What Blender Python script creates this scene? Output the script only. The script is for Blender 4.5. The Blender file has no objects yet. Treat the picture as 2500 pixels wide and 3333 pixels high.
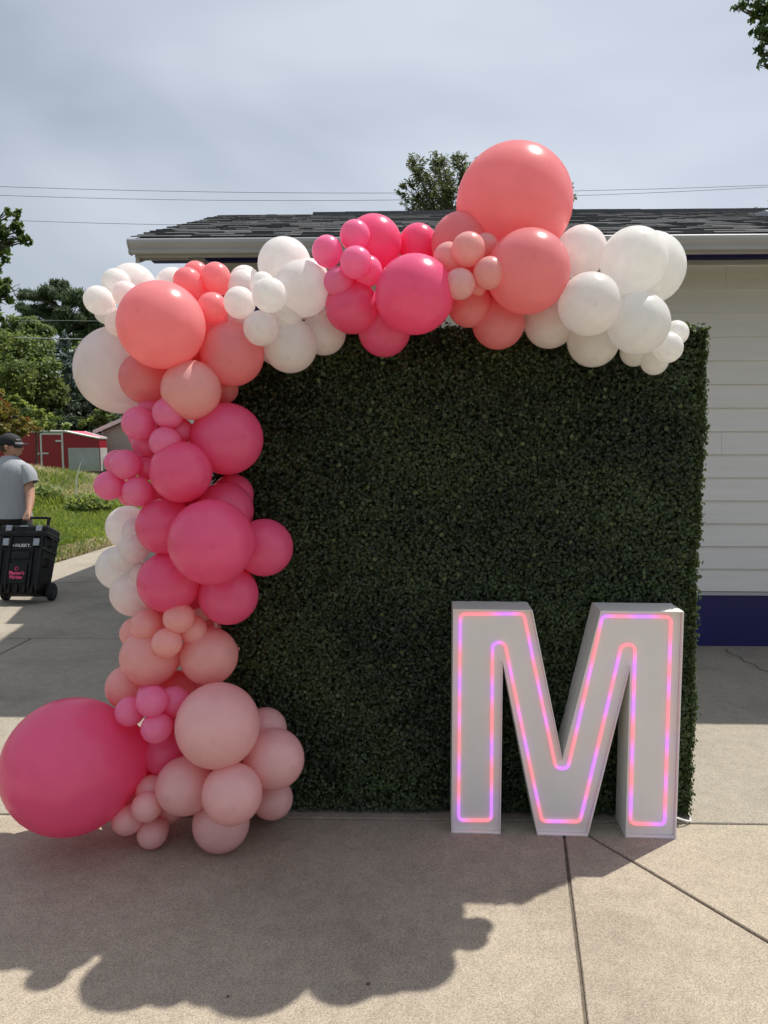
import bpy, bmesh, math, random
import numpy as np
from mathutils import Vector, Matrix, Euler, Quaternion, noise as mnoise

random.seed(7)
rng = np.random.default_rng(11)
scene = bpy.context.scene
COL = scene.collection
R = math.radians

# ------------------------------------------------------------------ camera
cam_data = bpy.data.cameras.new('camera')
cam_data.sensor_fit = 'VERTICAL'
cam_data.sensor_height = 34.6
cam_data.sensor_width = 25.95
cam_data.lens = 26.0
cam_data.clip_start = 0.05
cam_data.clip_end = 5000
cam = bpy.data.objects.new('camera', cam_data)
COL.objects.link(cam)
cam.location = (0, 0, 1.5)
cam.rotation_euler = (R(90 - 5.02), 0, R(1.6))
scene.camera = cam

# ------------------------------------------------------------------ light
SUN_DIR = Vector((0.396, 0.311, 1.0)).normalized()       # towards the sun
SUN_EL = math.asin(SUN_DIR.z)
SUN_AZ = math.atan2(SUN_DIR.x, SUN_DIR.y)
sun_data = bpy.data.lights.new('sun', 'SUN')
sun_data.energy = 3.55
sun_data.angle = R(0.6)
sun_data.color = (1.0, 0.95, 0.86)
sun = bpy.data.objects.new('sun', sun_data)
COL.objects.link(sun)
sun.location = (8, 6, 20)
sun.rotation_euler = SUN_DIR.to_track_quat('Z', 'Y').to_euler()

world = bpy.data.worlds.new('World')
scene.world = world
world.use_nodes = True
wn = world.node_tree.nodes
wl = world.node_tree.links
for n in list(wn):
    wn.remove(n)
w_out = wn.new('ShaderNodeOutputWorld')
w_bg = wn.new('ShaderNodeBackground')
w_bg.inputs['Strength'].default_value = 0.10
w_sky = wn.new('ShaderNodeTexSky')
w_sky.sky_type = 'NISHITA'
w_sky.sun_disc = False
w_sky.sun_elevation = SUN_EL
w_sky.sun_rotation = SUN_AZ
w_sky.air_density = 1.0
w_sky.dust_density = 2.5
w_sky.ozone_density = 1.0
# a thin even veil of high cloud over the whole dome
w_tc = wn.new('ShaderNodeTexCoord')
w_map = wn.new('ShaderNodeMapping')
w_map.inputs['Scale'].default_value = (1.0, 1.0, 1.9)
w_map.inputs['Rotation'].default_value = (0.3, 0.5, 0.2)
w_n1 = wn.new('ShaderNodeTexNoise')
w_n1.inputs['Scale'].default_value = 1.7
w_n1.inputs['Detail'].default_value = 3.5
w_n1.inputs['Roughness'].default_value = 0.5
w_n1.inputs['Distortion'].default_value = 0.5
w_cr = wn.new('ShaderNodeValToRGB')
w_cr.color_ramp.elements[0].position = 0.34
w_cr.color_ramp.elements[0].color = (2.50, 2.82, 3.32, 1)
w_cr.color_ramp.elements[1].position = 0.66
w_cr.color_ramp.elements[1].color = (4.40, 4.68, 5.12, 1)
w_mix = wn.new('ShaderNodeMix')
w_mix.data_type = 'RGBA'
w_mix.inputs['Factor'].default_value = 0.80
wl.new(w_tc.outputs['Generated'], w_map.inputs['Vector'])
wl.new(w_map.outputs['Vector'], w_n1.inputs['Vector'])
wl.new(w_n1.outputs['Fac'], w_cr.inputs['Fac'])
wl.new(w_sky.outputs['Color'], w_mix.inputs[6])
# the veil scatters forward: it is brighter towards the sun
w_dot = wn.new('ShaderNodeVectorMath')
w_dot.operation = 'DOT_PRODUCT'
w_dot.inputs[1].default_value = SUN_DIR
w_glow = wn.new('ShaderNodeMapRange')
w_glow.inputs['From Min'].default_value = 0.0
w_glow.inputs['From Max'].default_value = 1.0
w_glow.inputs['To Min'].default_value = 0.90
w_glow.inputs['To Max'].default_value = 1.22
w_veil = wn.new('ShaderNodeMix')
w_veil.data_type = 'RGBA'
w_veil.blend_type = 'MULTIPLY'
w_veil.inputs['Factor'].default_value = 1.0
wl.new(w_tc.outputs['Generated'], w_dot.inputs[0])
wl.new(w_dot.outputs['Value'], w_glow.inputs['Value'])
wl.new(w_cr.outputs['Color'], w_veil.inputs[6])
wl.new(w_glow.outputs['Result'], w_veil.inputs[7])
wl.new(w_veil.outputs[2], w_mix.inputs[7])
wl.new(w_mix.outputs[2], w_bg.inputs['Color'])
wl.new(w_bg.outputs['Background'], w_out.inputs['Surface'])

scene.view_settings.view_transform = 'Standard'
scene.view_settings.look = 'None'
scene.view_settings.exposure = 0.55
scene.view_settings.gamma = 1.0
scene.view_settings.use_curve_mapping = False
scene.render.engine = 'CYCLES'
cy = scene.cycles
cy.use_denoising = True
cy.max_bounces = 16
cy.diffuse_bounces = 12
cy.glossy_bounces = 3
cy.transmission_bounces = 12
cy.transparent_max_bounces = 8
cy.sample_clamp_indirect = 6.0
cy.caustics_reflective = False
cy.caustics_refractive = False

# ------------------------------------------------------------------ helpers
class MB:
    """collects boxes, prisms, tubes and lathes, built as one mesh object"""
    def __init__(self):
        self.v = []
        self.f = []

    def add(self, verts, faces):
        o = len(self.v)
        self.v += [tuple(p) for p in verts]
        self.f += [tuple(i + o for i in f) for f in faces]
        return self

    def box(self, x0, x1, y0, y1, z0, z1):
        v = [(x, y, z) for z in (z0, z1) for y in (y0, y1) for x in (x0, x1)]
        return self.add(v, [(0, 2, 3, 1), (4, 5, 7, 6), (0, 1, 5, 4), (2, 6, 7, 3), (0, 4, 6, 2), (1, 3, 7, 5)])

    def prism(self, poly, a, b, axis):
        """poly of 2-D points extruded along axis from a to b"""
        def mk(p, t):
            if axis == 'x': return (t, p[0], p[1])
            if axis == 'y': return (p[0], t, p[1])
            return (p[0], p[1], t)
        n = len(poly)
        v = [mk(p, a) for p in poly] + [mk(p, b) for p in poly]
        f = [tuple(range(n - 1, -1, -1)), tuple(range(n, 2 * n))]
        f += [(i, (i + 1) % n, n + (i + 1) % n, n + i) for i in range(n)]
        return self.add(v, f)

    def tube(self, path, rad, seg=8, closed=False, cap=True):
        pts = [Vector(p) for p in path]
        n = len(pts)
        rads = rad if isinstance(rad, (list, tuple)) else [rad] * n
        up = None
        rings = []
        for i in range(n):
            if closed:
                t = (pts[(i + 1) % n] - pts[i - 1]).normalized()
            else:
                t = (pts[min(i + 1, n - 1)] - pts[max(i - 1, 0)])
                t = t.normalized() if t.length > 1e-9 else Vector((0, 0, 1))
            if up is None:
                up = t.orthogonal().normalized()
            up = (up - t * up.dot(t))
            up = up.normalized() if up.length > 1e-6 else t.orthogonal().normalized()
            b = t.cross(up)
            rings.append([pts[i] + (up * math.cos(2 * math.pi * k / seg) + b * math.sin(2 * math.pi * k / seg)) * rads[i] for k in range(seg)])
        v = [p for r_ in rings for p in r_]
        f = []
        m = n if closed else n - 1
        for i in range(m):
            j = (i + 1) % n
            for k in range(seg):
                k2 = (k + 1) % seg
                f.append((i * seg + k, i * seg + k2, j * seg + k2, j * seg + k))
        if cap and not closed:
            f.append(tuple(range(seg - 1, -1, -1)))
            f.append(tuple((n - 1) * seg + k for k in range(seg)))
        return self.add(v, f)

    def loft(self, rings, cap=True):
        """rings: list of equal length lists of points"""
        seg = len(rings[0])
        v = [p for r_ in rings for p in r_]
        f = []
        for i in range(len(rings) - 1):
            for k in range(seg):
                k2 = (k + 1) % seg
                f.append((i * seg + k, i * seg + k2, (i + 1) * seg + k2, (i + 1) * seg + k))
        if cap:
            f.append(tuple(range(seg - 1, -1, -1)))
            f.append(tuple((len(rings) - 1) * seg + k for k in range(seg)))
        return self.add(v, f)

    def lathe(self, prof, seg=16, axis='z', centre=(0, 0, 0)):
        rings = []
        for r_, h in prof:
            ring = []
            for k in range(seg):
                a = 2 * math.pi * k / seg
                c, s = r_ * math.cos(a), r_ * math.sin(a)
                p = {'z': (c, s, h), 'x': (h, c, s), 'y': (s, h, c)}[axis]
                ring.append((p[0] + centre[0], p[1] + centre[1], p[2] + centre[2]))
            rings.append(ring)
        return self.loft(rings)

    def build(self, name, mat=None, parent=None, smooth=False, bevel=0.0, sharp=40):
        me = bpy.data.meshes.new(name)
        me.from_pydata(self.v, [], self.f)
        me.validate()
        return finish(name, me, mat, parent, smooth, bevel, sharp)


def finish(name, me, mat, parent=None, smooth=False, bevel=0.0, sharp=40):
    bm = bmesh.new()
    bm.from_mesh(me)
    bmesh.ops.recalc_face_normals(bm, faces=bm.faces)
    if bevel > 0:
        edges = [e for e in bm.edges if len(e.link_faces) == 2 and e.calc_face_angle(0) > R(25)]
        if edges:
            bmesh.ops.bevel(bm, geom=edges, offset=bevel, segments=2, profile=0.6, affect='EDGES', clamp_overlap=True)
    bm.to_mesh(me)
    bm.free()
    if smooth:
        me.polygons.foreach_set('use_smooth', [True] * len(me.polygons))
        me.set_sharp_from_angle(angle=R(sharp))
    o = bpy.data.objects.new(name, me)
    COL.objects.link(o)
    if mat:
        me.materials.append(mat)
    if parent:
        o.parent = parent
    return o


def np_mesh(name, verts, tris, mat, parent=None, tint=None, smooth=False):
    me = bpy.data.meshes.new(name)
    nv, nt = len(verts), len(tris)
    me.vertices.add(nv)
    me.vertices.foreach_set('co', np.asarray(verts, dtype=np.float32).ravel())
    me.loops.add(nt * 3)
    me.loops.foreach_set('vertex_index', np.asarray(tris, dtype=np.int32).ravel())
    me.polygons.add(nt)
    me.polygons.foreach_set('loop_start', np.arange(0, nt * 3, 3, dtype=np.int32))
    me.polygons.foreach_set('loop_total', np.full(nt, 3, dtype=np.int32))
    if smooth:
        me.polygons.foreach_set('use_smooth', np.ones(nt, dtype=bool))
    me.update(calc_edges=True)
    if tint is not None:
        at = me.attributes.new('tint', 'FLOAT', 'POINT')
        at.data.foreach_set('value', np.asarray(tint, dtype=np.float32))
    if mat:
        me.materials.append(mat)
    o = bpy.data.objects.new(name, me)
    COL.objects.link(o)
    if parent:
        o.parent = parent
    return o


def empty(name, loc=(0, 0, 0), rot=(0, 0, 0)):
    o = bpy.data.objects.new(name, None)
    COL.objects.link(o)
    o.location = loc
    o.rotation_euler = rot
    o.empty_display_size = 0.2
    return o


def tag(o, label=None, cat=None, group=None, kind=None):
    if label: o['label'] = label
    if cat: o['category'] = cat
    if group: o['group'] = group
    if kind: o['kind'] = kind
    return o


def share(o, parent, name, loc=(0, 0, 0), rot=(0, 0, 0), scl=(1, 1, 1)):
    c = o.copy()
    c.name = name
    COL.objects.link(c)
    c.parent = parent
    c.location = loc
    c.rotation_euler = rot
    c.scale = scl
    return c


# ------------------------------------------------------------------ materials
def new_mat(name):
    m = bpy.data.materials.new(name)
    m.use_nodes = True
    nt = m.node_tree
    bsdf = nt.nodes['Principled BSDF']
    return m, nt, bsdf


def nnoise(nt, scale, detail=4, rough=0.6, coord='Object', vscale=None):
    tc = nt.nodes.new('ShaderNodeTexCoord')
    src = tc.outputs[coord]
    if vscale:
        mp = nt.nodes.new('ShaderNodeMapping')
        mp.inputs['Scale'].default_value = vscale
        nt.links.new(src, mp.inputs['Vector'])
        src = mp.outputs['Vector']
    n = nt.nodes.new('ShaderNodeTexNoise')
    n.inputs['Scale'].default_value = scale
    n.inputs['Detail'].default_value = detail
    n.inputs['Roughness'].default_value = rough
    nt.links.new(src, n.inputs['Vector'])
    return n


def ramp(nt, src, stops):
    r_ = nt.nodes.new('ShaderNodeValToRGB')
    els = r_.color_ramp.elements
    els[0].position, els[0].color = stops[0][0], (*stops[0][1], 1)
    els[1].position, els[1].color = stops[-1][0], (*stops[-1][1], 1)
    for p, c in stops[1:-1]:
        e = els.new(p)
        e.color = (*c, 1)
    nt.links.new(src, r_.inputs['Fac'])
    return r_


def mul(nt, a, b):
    m = nt.nodes.new('ShaderNodeMix')
    m.data_type = 'RGBA'
    m.blend_type = 'MULTIPLY'
    m.inputs['Factor'].default_value = 1.0
    nt.links.new(a, m.inputs[6])
    nt.links.new(b, m.inputs[7])
    return m.outputs[2]


def add_bump(nt, bsdf, src, strength, dist=0.01):
    b = nt.nodes.new('ShaderNodeBump')
    b.inputs['Strength'].default_value = strength
    b.inputs['Distance'].default_value = dist
    nt.links.new(src, b.inputs['Height'])
    nt.links.new(b.outputs['Normal'], bsdf.inputs['Normal'])


def plain(name, col, rough=0.6, metal=0.0, var=0.12, vscale=6.0, bump=0.0, bscale=60, spec=0.5, stretch=None):
    m, nt, b = new_mat(name)
    n = nnoise(nt, vscale, 5, 0.6, vscale=stretch)
    lo = tuple(c * (1 - var) for c in col)
    hi = tuple(min(1, c * (1 + var)) for c in col)
    r_ = ramp(nt, n.outputs['Fac'], [(0.3, lo), (0.7, hi)])
    nt.links.new(r_.outputs['Color'], b.inputs['Base Color'])
    b.inputs['Roughness'].default_value = rough
    b.inputs['Metallic'].default_value = metal
    b.inputs['Specular IOR Level'].default_value = spec
    if bump > 0:
        n2 = nnoise(nt, bscale, 4, 0.6, vscale=stretch)
        add_bump(nt, b, n2.outputs['Fac'], bump)
    return m


def concrete(name, col):
    m, nt, b = new_mat(name)
    spk = nnoise(nt, 215, 3, 0.75)
    big = nnoise(nt, 1.3, 5, 0.65)
    mid = nnoise(nt, 14, 4, 0.6)
    vor = nt.nodes.new('ShaderNodeTexVoronoi')
    vor.inputs['Scale'].default_value = 190
    tc = nt.nodes.new('ShaderNodeTexCoord')
    nt.links.new(tc.outputs['Object'], vor.inputs['Vector'])
    base = ramp(nt, spk.outputs['Fac'], [(0.30, tuple(c * 0.50 for c in col)), (0.46, tuple(c * 0.95 for c in col)), (0.58, tuple(c * 1.18 for c in col)), (0.72, tuple(min(1, c * 1.6) for c in col))])
    stone = ramp(nt, vor.outputs['Color'], [(0.0, (0.74, 0.72, 0.70)), (0.55, (1.0, 1.0, 1.0)), (1.0, (1.15, 1.12, 1.05))])
    wear = ramp(nt, big.outputs['Fac'], [(0.30, (0.74, 0.73, 0.72)), (0.52, (1, 1, 1)), (0.75, (1.08, 1.07, 1.05))])
    spot = ramp(nt, mid.outputs['Fac'], [(0.30, (0.90, 0.90, 0.90)), (0.6, (1.04, 1.04, 1.04))])
    c1 = mul(nt, base.outputs['Color'], wear.outputs['Color'])
    c2 = mul(nt, c1, spot.outputs['Color'])
    c3 = mul(nt, c2, stone.outputs['Color'])
    nt.links.new(c3, b.inputs['Base Color'])
    b.inputs['Roughness'].default_value = 0.9
    b.inputs['Specular IOR Level'].default_value = 0.25
    add_bump(nt, b, spk.outputs['Fac'], 0.55, 0.004)
    return m


def foliage(name, dark, light, trans=0.35, rough=0.5, spec=0.4):
    m, nt, b = new_mat(name)
    at = nt.nodes.new('ShaderNodeAttribute')
    at.attribute_name = 'tint'
    mid = tuple((a + c) / 2 for a, c in zip(dark, light))
    r_ = ramp(nt, at.outputs['Fac'], [(0.0, dark), (0.55, mid), (1.0, light)])
    nt.links.new(r_.outputs['Color'], b.inputs['Base Color'])
    b.inputs['Roughness'].default_value = rough
    b.inputs['Specular IOR Level'].default_value = spec
    if trans > 0:
        tr = nt.nodes.new('ShaderNodeBsdfTranslucent')
        hs = nt.nodes.new('ShaderNodeHueSaturation')
        hs.inputs['Hue'].default_value = 0.48
        hs.inputs['Saturation'].default_value = 1.1
        hs.inputs['Value'].default_value = 1.3
        nt.links.new(r_.outputs['Color'], hs.inputs['Color'])
        nt.links.new(hs.outputs['Color'], tr.inputs['Color'])
        mx = nt.nodes.new('ShaderNodeMixShader')
        mx.inputs['Fac'].default_value = trans
        nt.links.new(b.outputs['BSDF'], mx.inputs[1])
        nt.links.new(tr.outputs['BSDF'], mx.inputs[2])
        nt.links.new(mx.outputs['Shader'], nt.nodes['Material Output'].inputs['Surface'])
    return m


def latex(name, col, thru=0.42):
    """thin balloon skin: part reflects, part lets the light through"""
    m, nt, b = new_mat(name)
    n = nnoise(nt, 2.2, 3, 0.5)
    lo = tuple(c * 0.95 for c in col)
    hi = tuple(min(1.0, c * 1.04) for c in col)
    r_ = ramp(nt, n.outputs['Fac'], [(0.3, lo), (0.7, hi)])
    tc = nt.nodes.new('ShaderNodeTexCoord')
    sx = nt.nodes.new('ShaderNodeSeparateXYZ')
    nt.links.new(tc.outputs['Object'], sx.inputs['Vector'])
    tip = ramp(nt, sx.outputs['Z'], [(0.9935, (1, 1, 1)), (0.9985, (0.92, 0.88, 0.88))])
    skin_c = mul(nt, r_.outputs['Color'], tip.outputs['Color'])
    nt.links.new(skin_c, b.inputs['Base Color'])
    b.inputs['Roughness'].default_value = 0.24
    b.inputs['Specular IOR Level'].default_value = 0.55
    n2 = nnoise(nt, 55, 2, 0.5)
    add_bump(nt, b, n2.outputs['Fac'], 0.012, 0.01)
    tr = nt.nodes.new('ShaderNodeBsdfTranslucent')
    nt.links.new(skin_c, tr.inputs['Color'])
    mx = nt.nodes.new('ShaderNodeMixShader')
    mx.inputs['Fac'].default_value = thru
    nt.links.new(b.outputs['BSDF'], mx.inputs[1])
    nt.links.new(tr.outputs['BSDF'], mx.inputs[2])
    nt.links.new(mx.outputs['Shader'], nt.nodes['Material Output'].inputs['Surface'])
    return m


M = {}
M['concrete'] = concrete('concrete', (0.37, 0.323, 0.260))
M['concrete_far'] = concrete('concrete_smooth', (0.325, 0.293, 0.245))
M['joint'] = plain('joint_dirt', (0.12, 0.10, 0.078), 0.95, var=0.4, vscale=40)
M['siding'] = plain('painted_siding', (0.69, 0.685, 0.675), 0.55, var=0.04, vscale=3, bump=0.25, bscale=30, stretch=(0.6, 6, 9))
M['navy'] = plain('navy_paint', (0.007, 0.006, 0.095), 0.55, var=0.15, vscale=5)
M['gutter'] = plain('gutter_paint', (0.40, 0.41, 0.43), 0.4, var=0.08, vscale=7, stretch=(0.4, 3, 3))
M['fascia'] = plain('fascia_paint', (0.42, 0.41, 0.40), 0.5, var=0.08)
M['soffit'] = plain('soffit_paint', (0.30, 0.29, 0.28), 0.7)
M['shingle_a'] = plain('shingle_charcoal', (0.112, 0.113, 0.12), 0.9, var=0.45, vscale=90, bump=0.6, bscale=180)
M['shingle_b'] = plain('shingle_grey', (0.15, 0.15, 0.158), 0.9, var=0.45, vscale=90, bump=0.6, bscale=180)
M['shingle_c'] = plain('shingle_light', (0.19, 0.19, 0.198), 0.9, var=0.45, vscale=90, bump=0.6, bscale=180)
M['white_m'] = plain('letter_white', (0.80, 0.785, 0.75), 0.45, var=0.025, vscale=4)
M['backing'] = plain('hedge_backing', (0.010, 0.014, 0.009), 0.9, var=0.4, vscale=50)
M['boxwood'] = foliage('boxwood_leaf', (0.016, 0.027, 0.016), (0.105, 0.155, 0.052), 0.22, 0.38, 0.4)
M['white_cord'] = plain('cord_white', (0.75, 0.74, 0.72), 0.5)
M['black_plastic'] = plain('black_plastic', (0.005, 0.0055, 0.0065), 0.5, spec=0.3, var=0.25, vscale=25, bump=0.15, bscale=300)
M['black_rubber'] = plain('black_rubber', (0.016, 0.016, 0.017), 0.75, var=0.2)
M['latch'] = plain('latch_metal', (0.30, 0.33, 0.36), 0.35, metal=0.6, var=0.15, vscale=30)
M['steel'] = plain('bright_trim', (0.62, 0.62, 0.60), 0.4, metal=0.35, var=0.1)
M['print_white'] = plain('print_white', (0.6, 0.6, 0.6), 0.5)
M['print_pink'] = plain('print_pink', (0.85, 0.08, 0.22), 0.5)
M['skin'] = plain('skin', (0.50, 0.27, 0.19), 0.5, var=0.10, vscale=14)
M['hair'] = plain('short_hair', (0.06, 0.04, 0.03), 0.8)
M['shirt'] = plain('grey_cotton', (0.36, 0.38, 0.42), 0.85, var=0.08, vscale=7, bump=0.5, bscale=9, stretch=(3, 3, 0.8))
M['pants'] = plain('black_cotton', (0.012, 0.012, 0.016), 0.85)
M['cap'] = plain('cap_black', (0.014, 0.015, 0.02), 0.8)
M['cap_brim'] = plain('cap_grey', (0.055, 0.06, 0.07), 0.8)
M['lens'] = plain('dark_lens', (0.01, 0.01, 0.01), 0.15)
M['red'] = plain('trailer_red', (0.30, 0.010, 0.022), 0.3, var=0.08, vscale=2)
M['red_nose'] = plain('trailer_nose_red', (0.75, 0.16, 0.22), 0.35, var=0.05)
M['guard'] = plain('stone_guard', (0.45, 0.46, 0.48), 0.28, metal=0.75, var=0.12, vscale=3)
M['tan'] = plain('tan_siding', (0.42, 0.41, 0.34), 0.6, var=0.05)
M['tan_trim'] = plain('tan_trim', (0.64, 0.64, 0.60), 0.6)
M['bark'] = plain('bark', (0.07, 0.055, 0.042), 0.9, var=0.4, vscale=9, bump=0.8, bscale=25, stretch=(4, 4, 0.8))
M['wire'] = plain('wire_black', (0.03, 0.03, 0.035), 0.6)
M['wire_pale'] = plain('wire_pale', (0.42, 0.43, 0.45), 0.5)
M['pole'] = plain('pole_wood', (0.14, 0.11, 0.085), 0.9, var=0.3, stretch=(6, 6, 0.5))
M['oak'] = foliage('oak_leaf', (0.045, 0.075, 0.03), (0.16, 0.23, 0.08), 0.45)
M['lime'] = foliage('shrub_leaf', (0.065, 0.105, 0.032), (0.25, 0.32, 0.098), 0.5)
M['mid'] = foliage('mid_leaf', (0.07, 0.11, 0.042), (0.23, 0.31, 0.1), 0.5)
M['deep'] = foliage('deep_leaf', (0.02, 0.035, 0.02), (0.08, 0.11, 0.055), 0.35)
M['pine'] = foliage('pine_needle', (0.035, 0.06, 0.03), (0.15, 0.2, 0.1), 0.25)
M['spruce'] = foliage('spruce_needle', (0.05, 0.075, 0.065), (0.20, 0.26, 0.23), 0.15)
M['brown'] = foliage('brownish_leaf', (0.04, 0.036, 0.026), (0.14, 0.12, 0.08), 0.35)
M['redtip'] = foliage('red_tip_leaf', (0.16, 0.05, 0.022), (0.26, 0.28, 0.07), 0.4)
M['plum'] = foliage('plum_leaf', (0.06, 0.085, 0.04), (0.19, 0.22, 0.1), 0.45)
M['grass'] = foliage('grass_blade', (0.09, 0.155, 0.03), (0.3, 0.38, 0.08), 0.4, 0.6)
M['straw'] = foliage('dry_grass', (0.36, 0.31, 0.17), (0.66, 0.58, 0.36), 0.3, 0.7)


def lawn_material():
    m, nt, b = new_mat('lawn_soil')
    n1 = nnoise(nt, 0.6, 6, 0.65)
    n2 = nnoise(nt, 25, 5, 0.7)
    r1 = ramp(nt, n1.outputs['Fac'], [(0.3, (0.07, 0.115, 0.025)), (0.55, (0.12, 0.17, 0.04)), (0.75, (0.22, 0.21, 0.10))])
    r2 = ramp(nt, n2.outputs['Fac'], [(0.3, (0.5, 0.5, 0.5)), (0.7, (1.25, 1.25, 1.2))])
    nt.links.new(mul(nt, r1.outputs['Color'], r2.outputs['Color']), b.inputs['Base Color'])
    b.inputs['Roughness'].default_value = 0.95
    add_bump(nt, b, n2.outputs['Fac'], 0.8, 0.05)
    return m


M['lawn'] = lawn_material()

# ================================================================== SETTING
def mound(x, y):
    return 0.88 * math.exp(-((x + 10.2) / 3.6) ** 2 - ((y - 18.0) / 4.5) ** 2)


def edge_x(y):
    return -4.42 + 0.09 * (y - 10.0) * 0.5 if y > 6 else -4.60


def ground_z(x, y):
    if -4.3 < x < 9.0 and -6.4 < y < 15.4:
        return -0.12
    return -0.012 + mound(x, y)


def build_ground():
    xs = sorted(set([-1500, -700, -300, -120, -60, -40, -30] + [round(-26 + 0.5 * i, 2) for i in range(43)] + [-4.55, -4.25] + [-3, 0, 3, 6, 8.9, 9.1, 12, 20, 40, 120, 300, 700, 1500]))
    ys = sorted(set([-1500, -500, -150, -50, -20, -6.6, -6.3, -3, 0, 3] + [round(5 + 0.5 * i, 2) for i in range(60)] + [15.3, 15.6, 36, 40, 50, 70, 120, 300, 700, 1500, 2500]))
    v = [(x, y, ground_z(x, y)) for y in ys for x in xs]
    nx = len(xs)
    f = [(j * nx + i, j * nx + i + 1, (j + 1) * nx + i + 1, (j + 1) * nx + i) for j in range(len(ys) - 1) for i in range(nx - 1)]
    me = bpy.data.meshes.new('ground')
    me.from_pydata(v, [], f)
    o = finish('ground', me, M['lawn'], smooth=True, sharp=80)
    tag(o, kind='structure')


build_ground()

driveway = MB().box(-4.62, 9.0, -6.3, 15.3, -0.10, -0.009).build('driveway', M['joint'])
tag(driveway, kind='structure')


def inset(poly, d):
    n = len(poly)
    out = []
    for i in range(n):
        p0, p1, p2 = Vector(poly[i - 1]), Vector(poly[i]), Vector(poly[(i + 1) % n])
        e1, e2 = (p1 - p0).normalized(), (p2 - p1).normalized()
        n1, n2 = Vector((-e1.y, e1.x)), Vector((-e2.y, e2.x))
        b = (n1 + n2)
        b = b / max(0.2, b.dot(n1))
        out.append(tuple(p1 + b * d))
    return out


def slab(poly, mat, gap=0.0035):
    p = inset(poly, gap)
    # fine edge raggedness along the joint
    q = []
    for i in range(len(p)):
        a, b = Vector(p[i]), Vector(p[(i + 1) % len(p)])
        L = (b - a).length
        k = max(1, min(60, int(L / 0.12)))
        nrm = Vector((-(b - a).y, (b - a).x)).normalized()
        for j in range(k):
            t = j / k
            q.append(tuple(a.lerp(b, t) + nrm * (random.random() * 0.003 if j else 0)))
    m = MB()
    n = len(q)
    top = [(x, y, 0.0) for x, y in inset(q, 0.003)]
    mid = [(x, y, -0.004) for x, y in q]
    bot = [(x, y, -0.018) for x, y in q]
    v = bot + mid + top
    f = [tuple(range(2 * n, 3 * n)), tuple(range(n - 1, -1, -1))]
    for r_ in range(2):
        f += [(r_ * n + i, r_ * n + (i + 1) % n, (r_ + 1) * n + (i + 1) % n, (r_ + 1) * n + i) for i in range(n)]
    m.add(v, f)
    return m.build('slab', mat, driveway)


J = 2.97
def j2(y): return 0.630 - (J - y) * 0.1452
def j3(y): return 0.642 + (J - y) * 0.628
slab([(-2.93, -6), (j2(-6), -6), (j2(J), J), (-2.93, J)], M['concrete'])
slab([(-4.6, -6), (-2.93, -6), (-2.93, J), (-4.6, J)], M['concrete'])
slab([(j2(-6), -6), (j3(-6), -6), (j3(J - 0.045), J - 0.045), (j2(J - 0.045), J - 0.045)], M['concrete'], 0.004)
slab([(j3(-6), -6), (9, -6), (9, J), (0.644, J)], M['concrete'])
slab([(-4.6, J), (-2.93, J), (-2.90, 5.79), (-4.6, 5.79)], M['concrete_far'], 0.006)
slab([(-2.93, J), (9, J), (9, 5.79), (-2.90, 5.79)], M['concrete_far'], 0.006)
slab([(-4.6, 5.79), (-1.42, 5.79), (-1.42, 8.2), (edge_x(8.2), 8.2)], M['concrete_far'], 0.009)
slab([(edge_x(8.2), 8.2), (-1.42, 8.2), (-1.42, 10.65), (edge_x(10.65), 10.65)], M['concrete_far'])
slab([(edge_x(10.65), 10.65), (-1.42, 10.65), (-1.42, 13.0), (edge_x(13.0), 13.0)], M['concrete_far'])
slab([(edge_x(13.0), 13.0), (-1.42, 13.0), (-1.42, 15.2), (edge_x(15.2), 15.2)], M['concrete_far'])

# irregular crack filled with dirt, running out from the foot of the house
cp = [(2.36, 5.62), (2.33, 5.50), (2.37, 5.40), (2.35, 5.30), (2.39, 5.21), (2.37, 5.12), (2.41, 5.03), (2.40, 4.93), (2.46, 4.84), (2.52, 4.70), (2.60, 4.5), (2.75, 4.2), (2.9, 4.0)]
crack = MB()
for i in range(len(cp) - 1):
    a, b = Vector(cp[i]), Vector(cp[i + 1])
    nn = Vector((-(b - a).y, (b - a).x)).normalized()
    w0, w1 = 0.003 + 0.004 * random.random(), 0.004
    crack.add([(*(a + nn * w0), 0.003), (*(a - nn * w0), 0.003), (*(b - nn * w1), 0.003), (*(b + nn * w1), 0.003)], [(0, 1, 2, 3)])
crack.build('crack', M['joint'], driveway)

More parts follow.
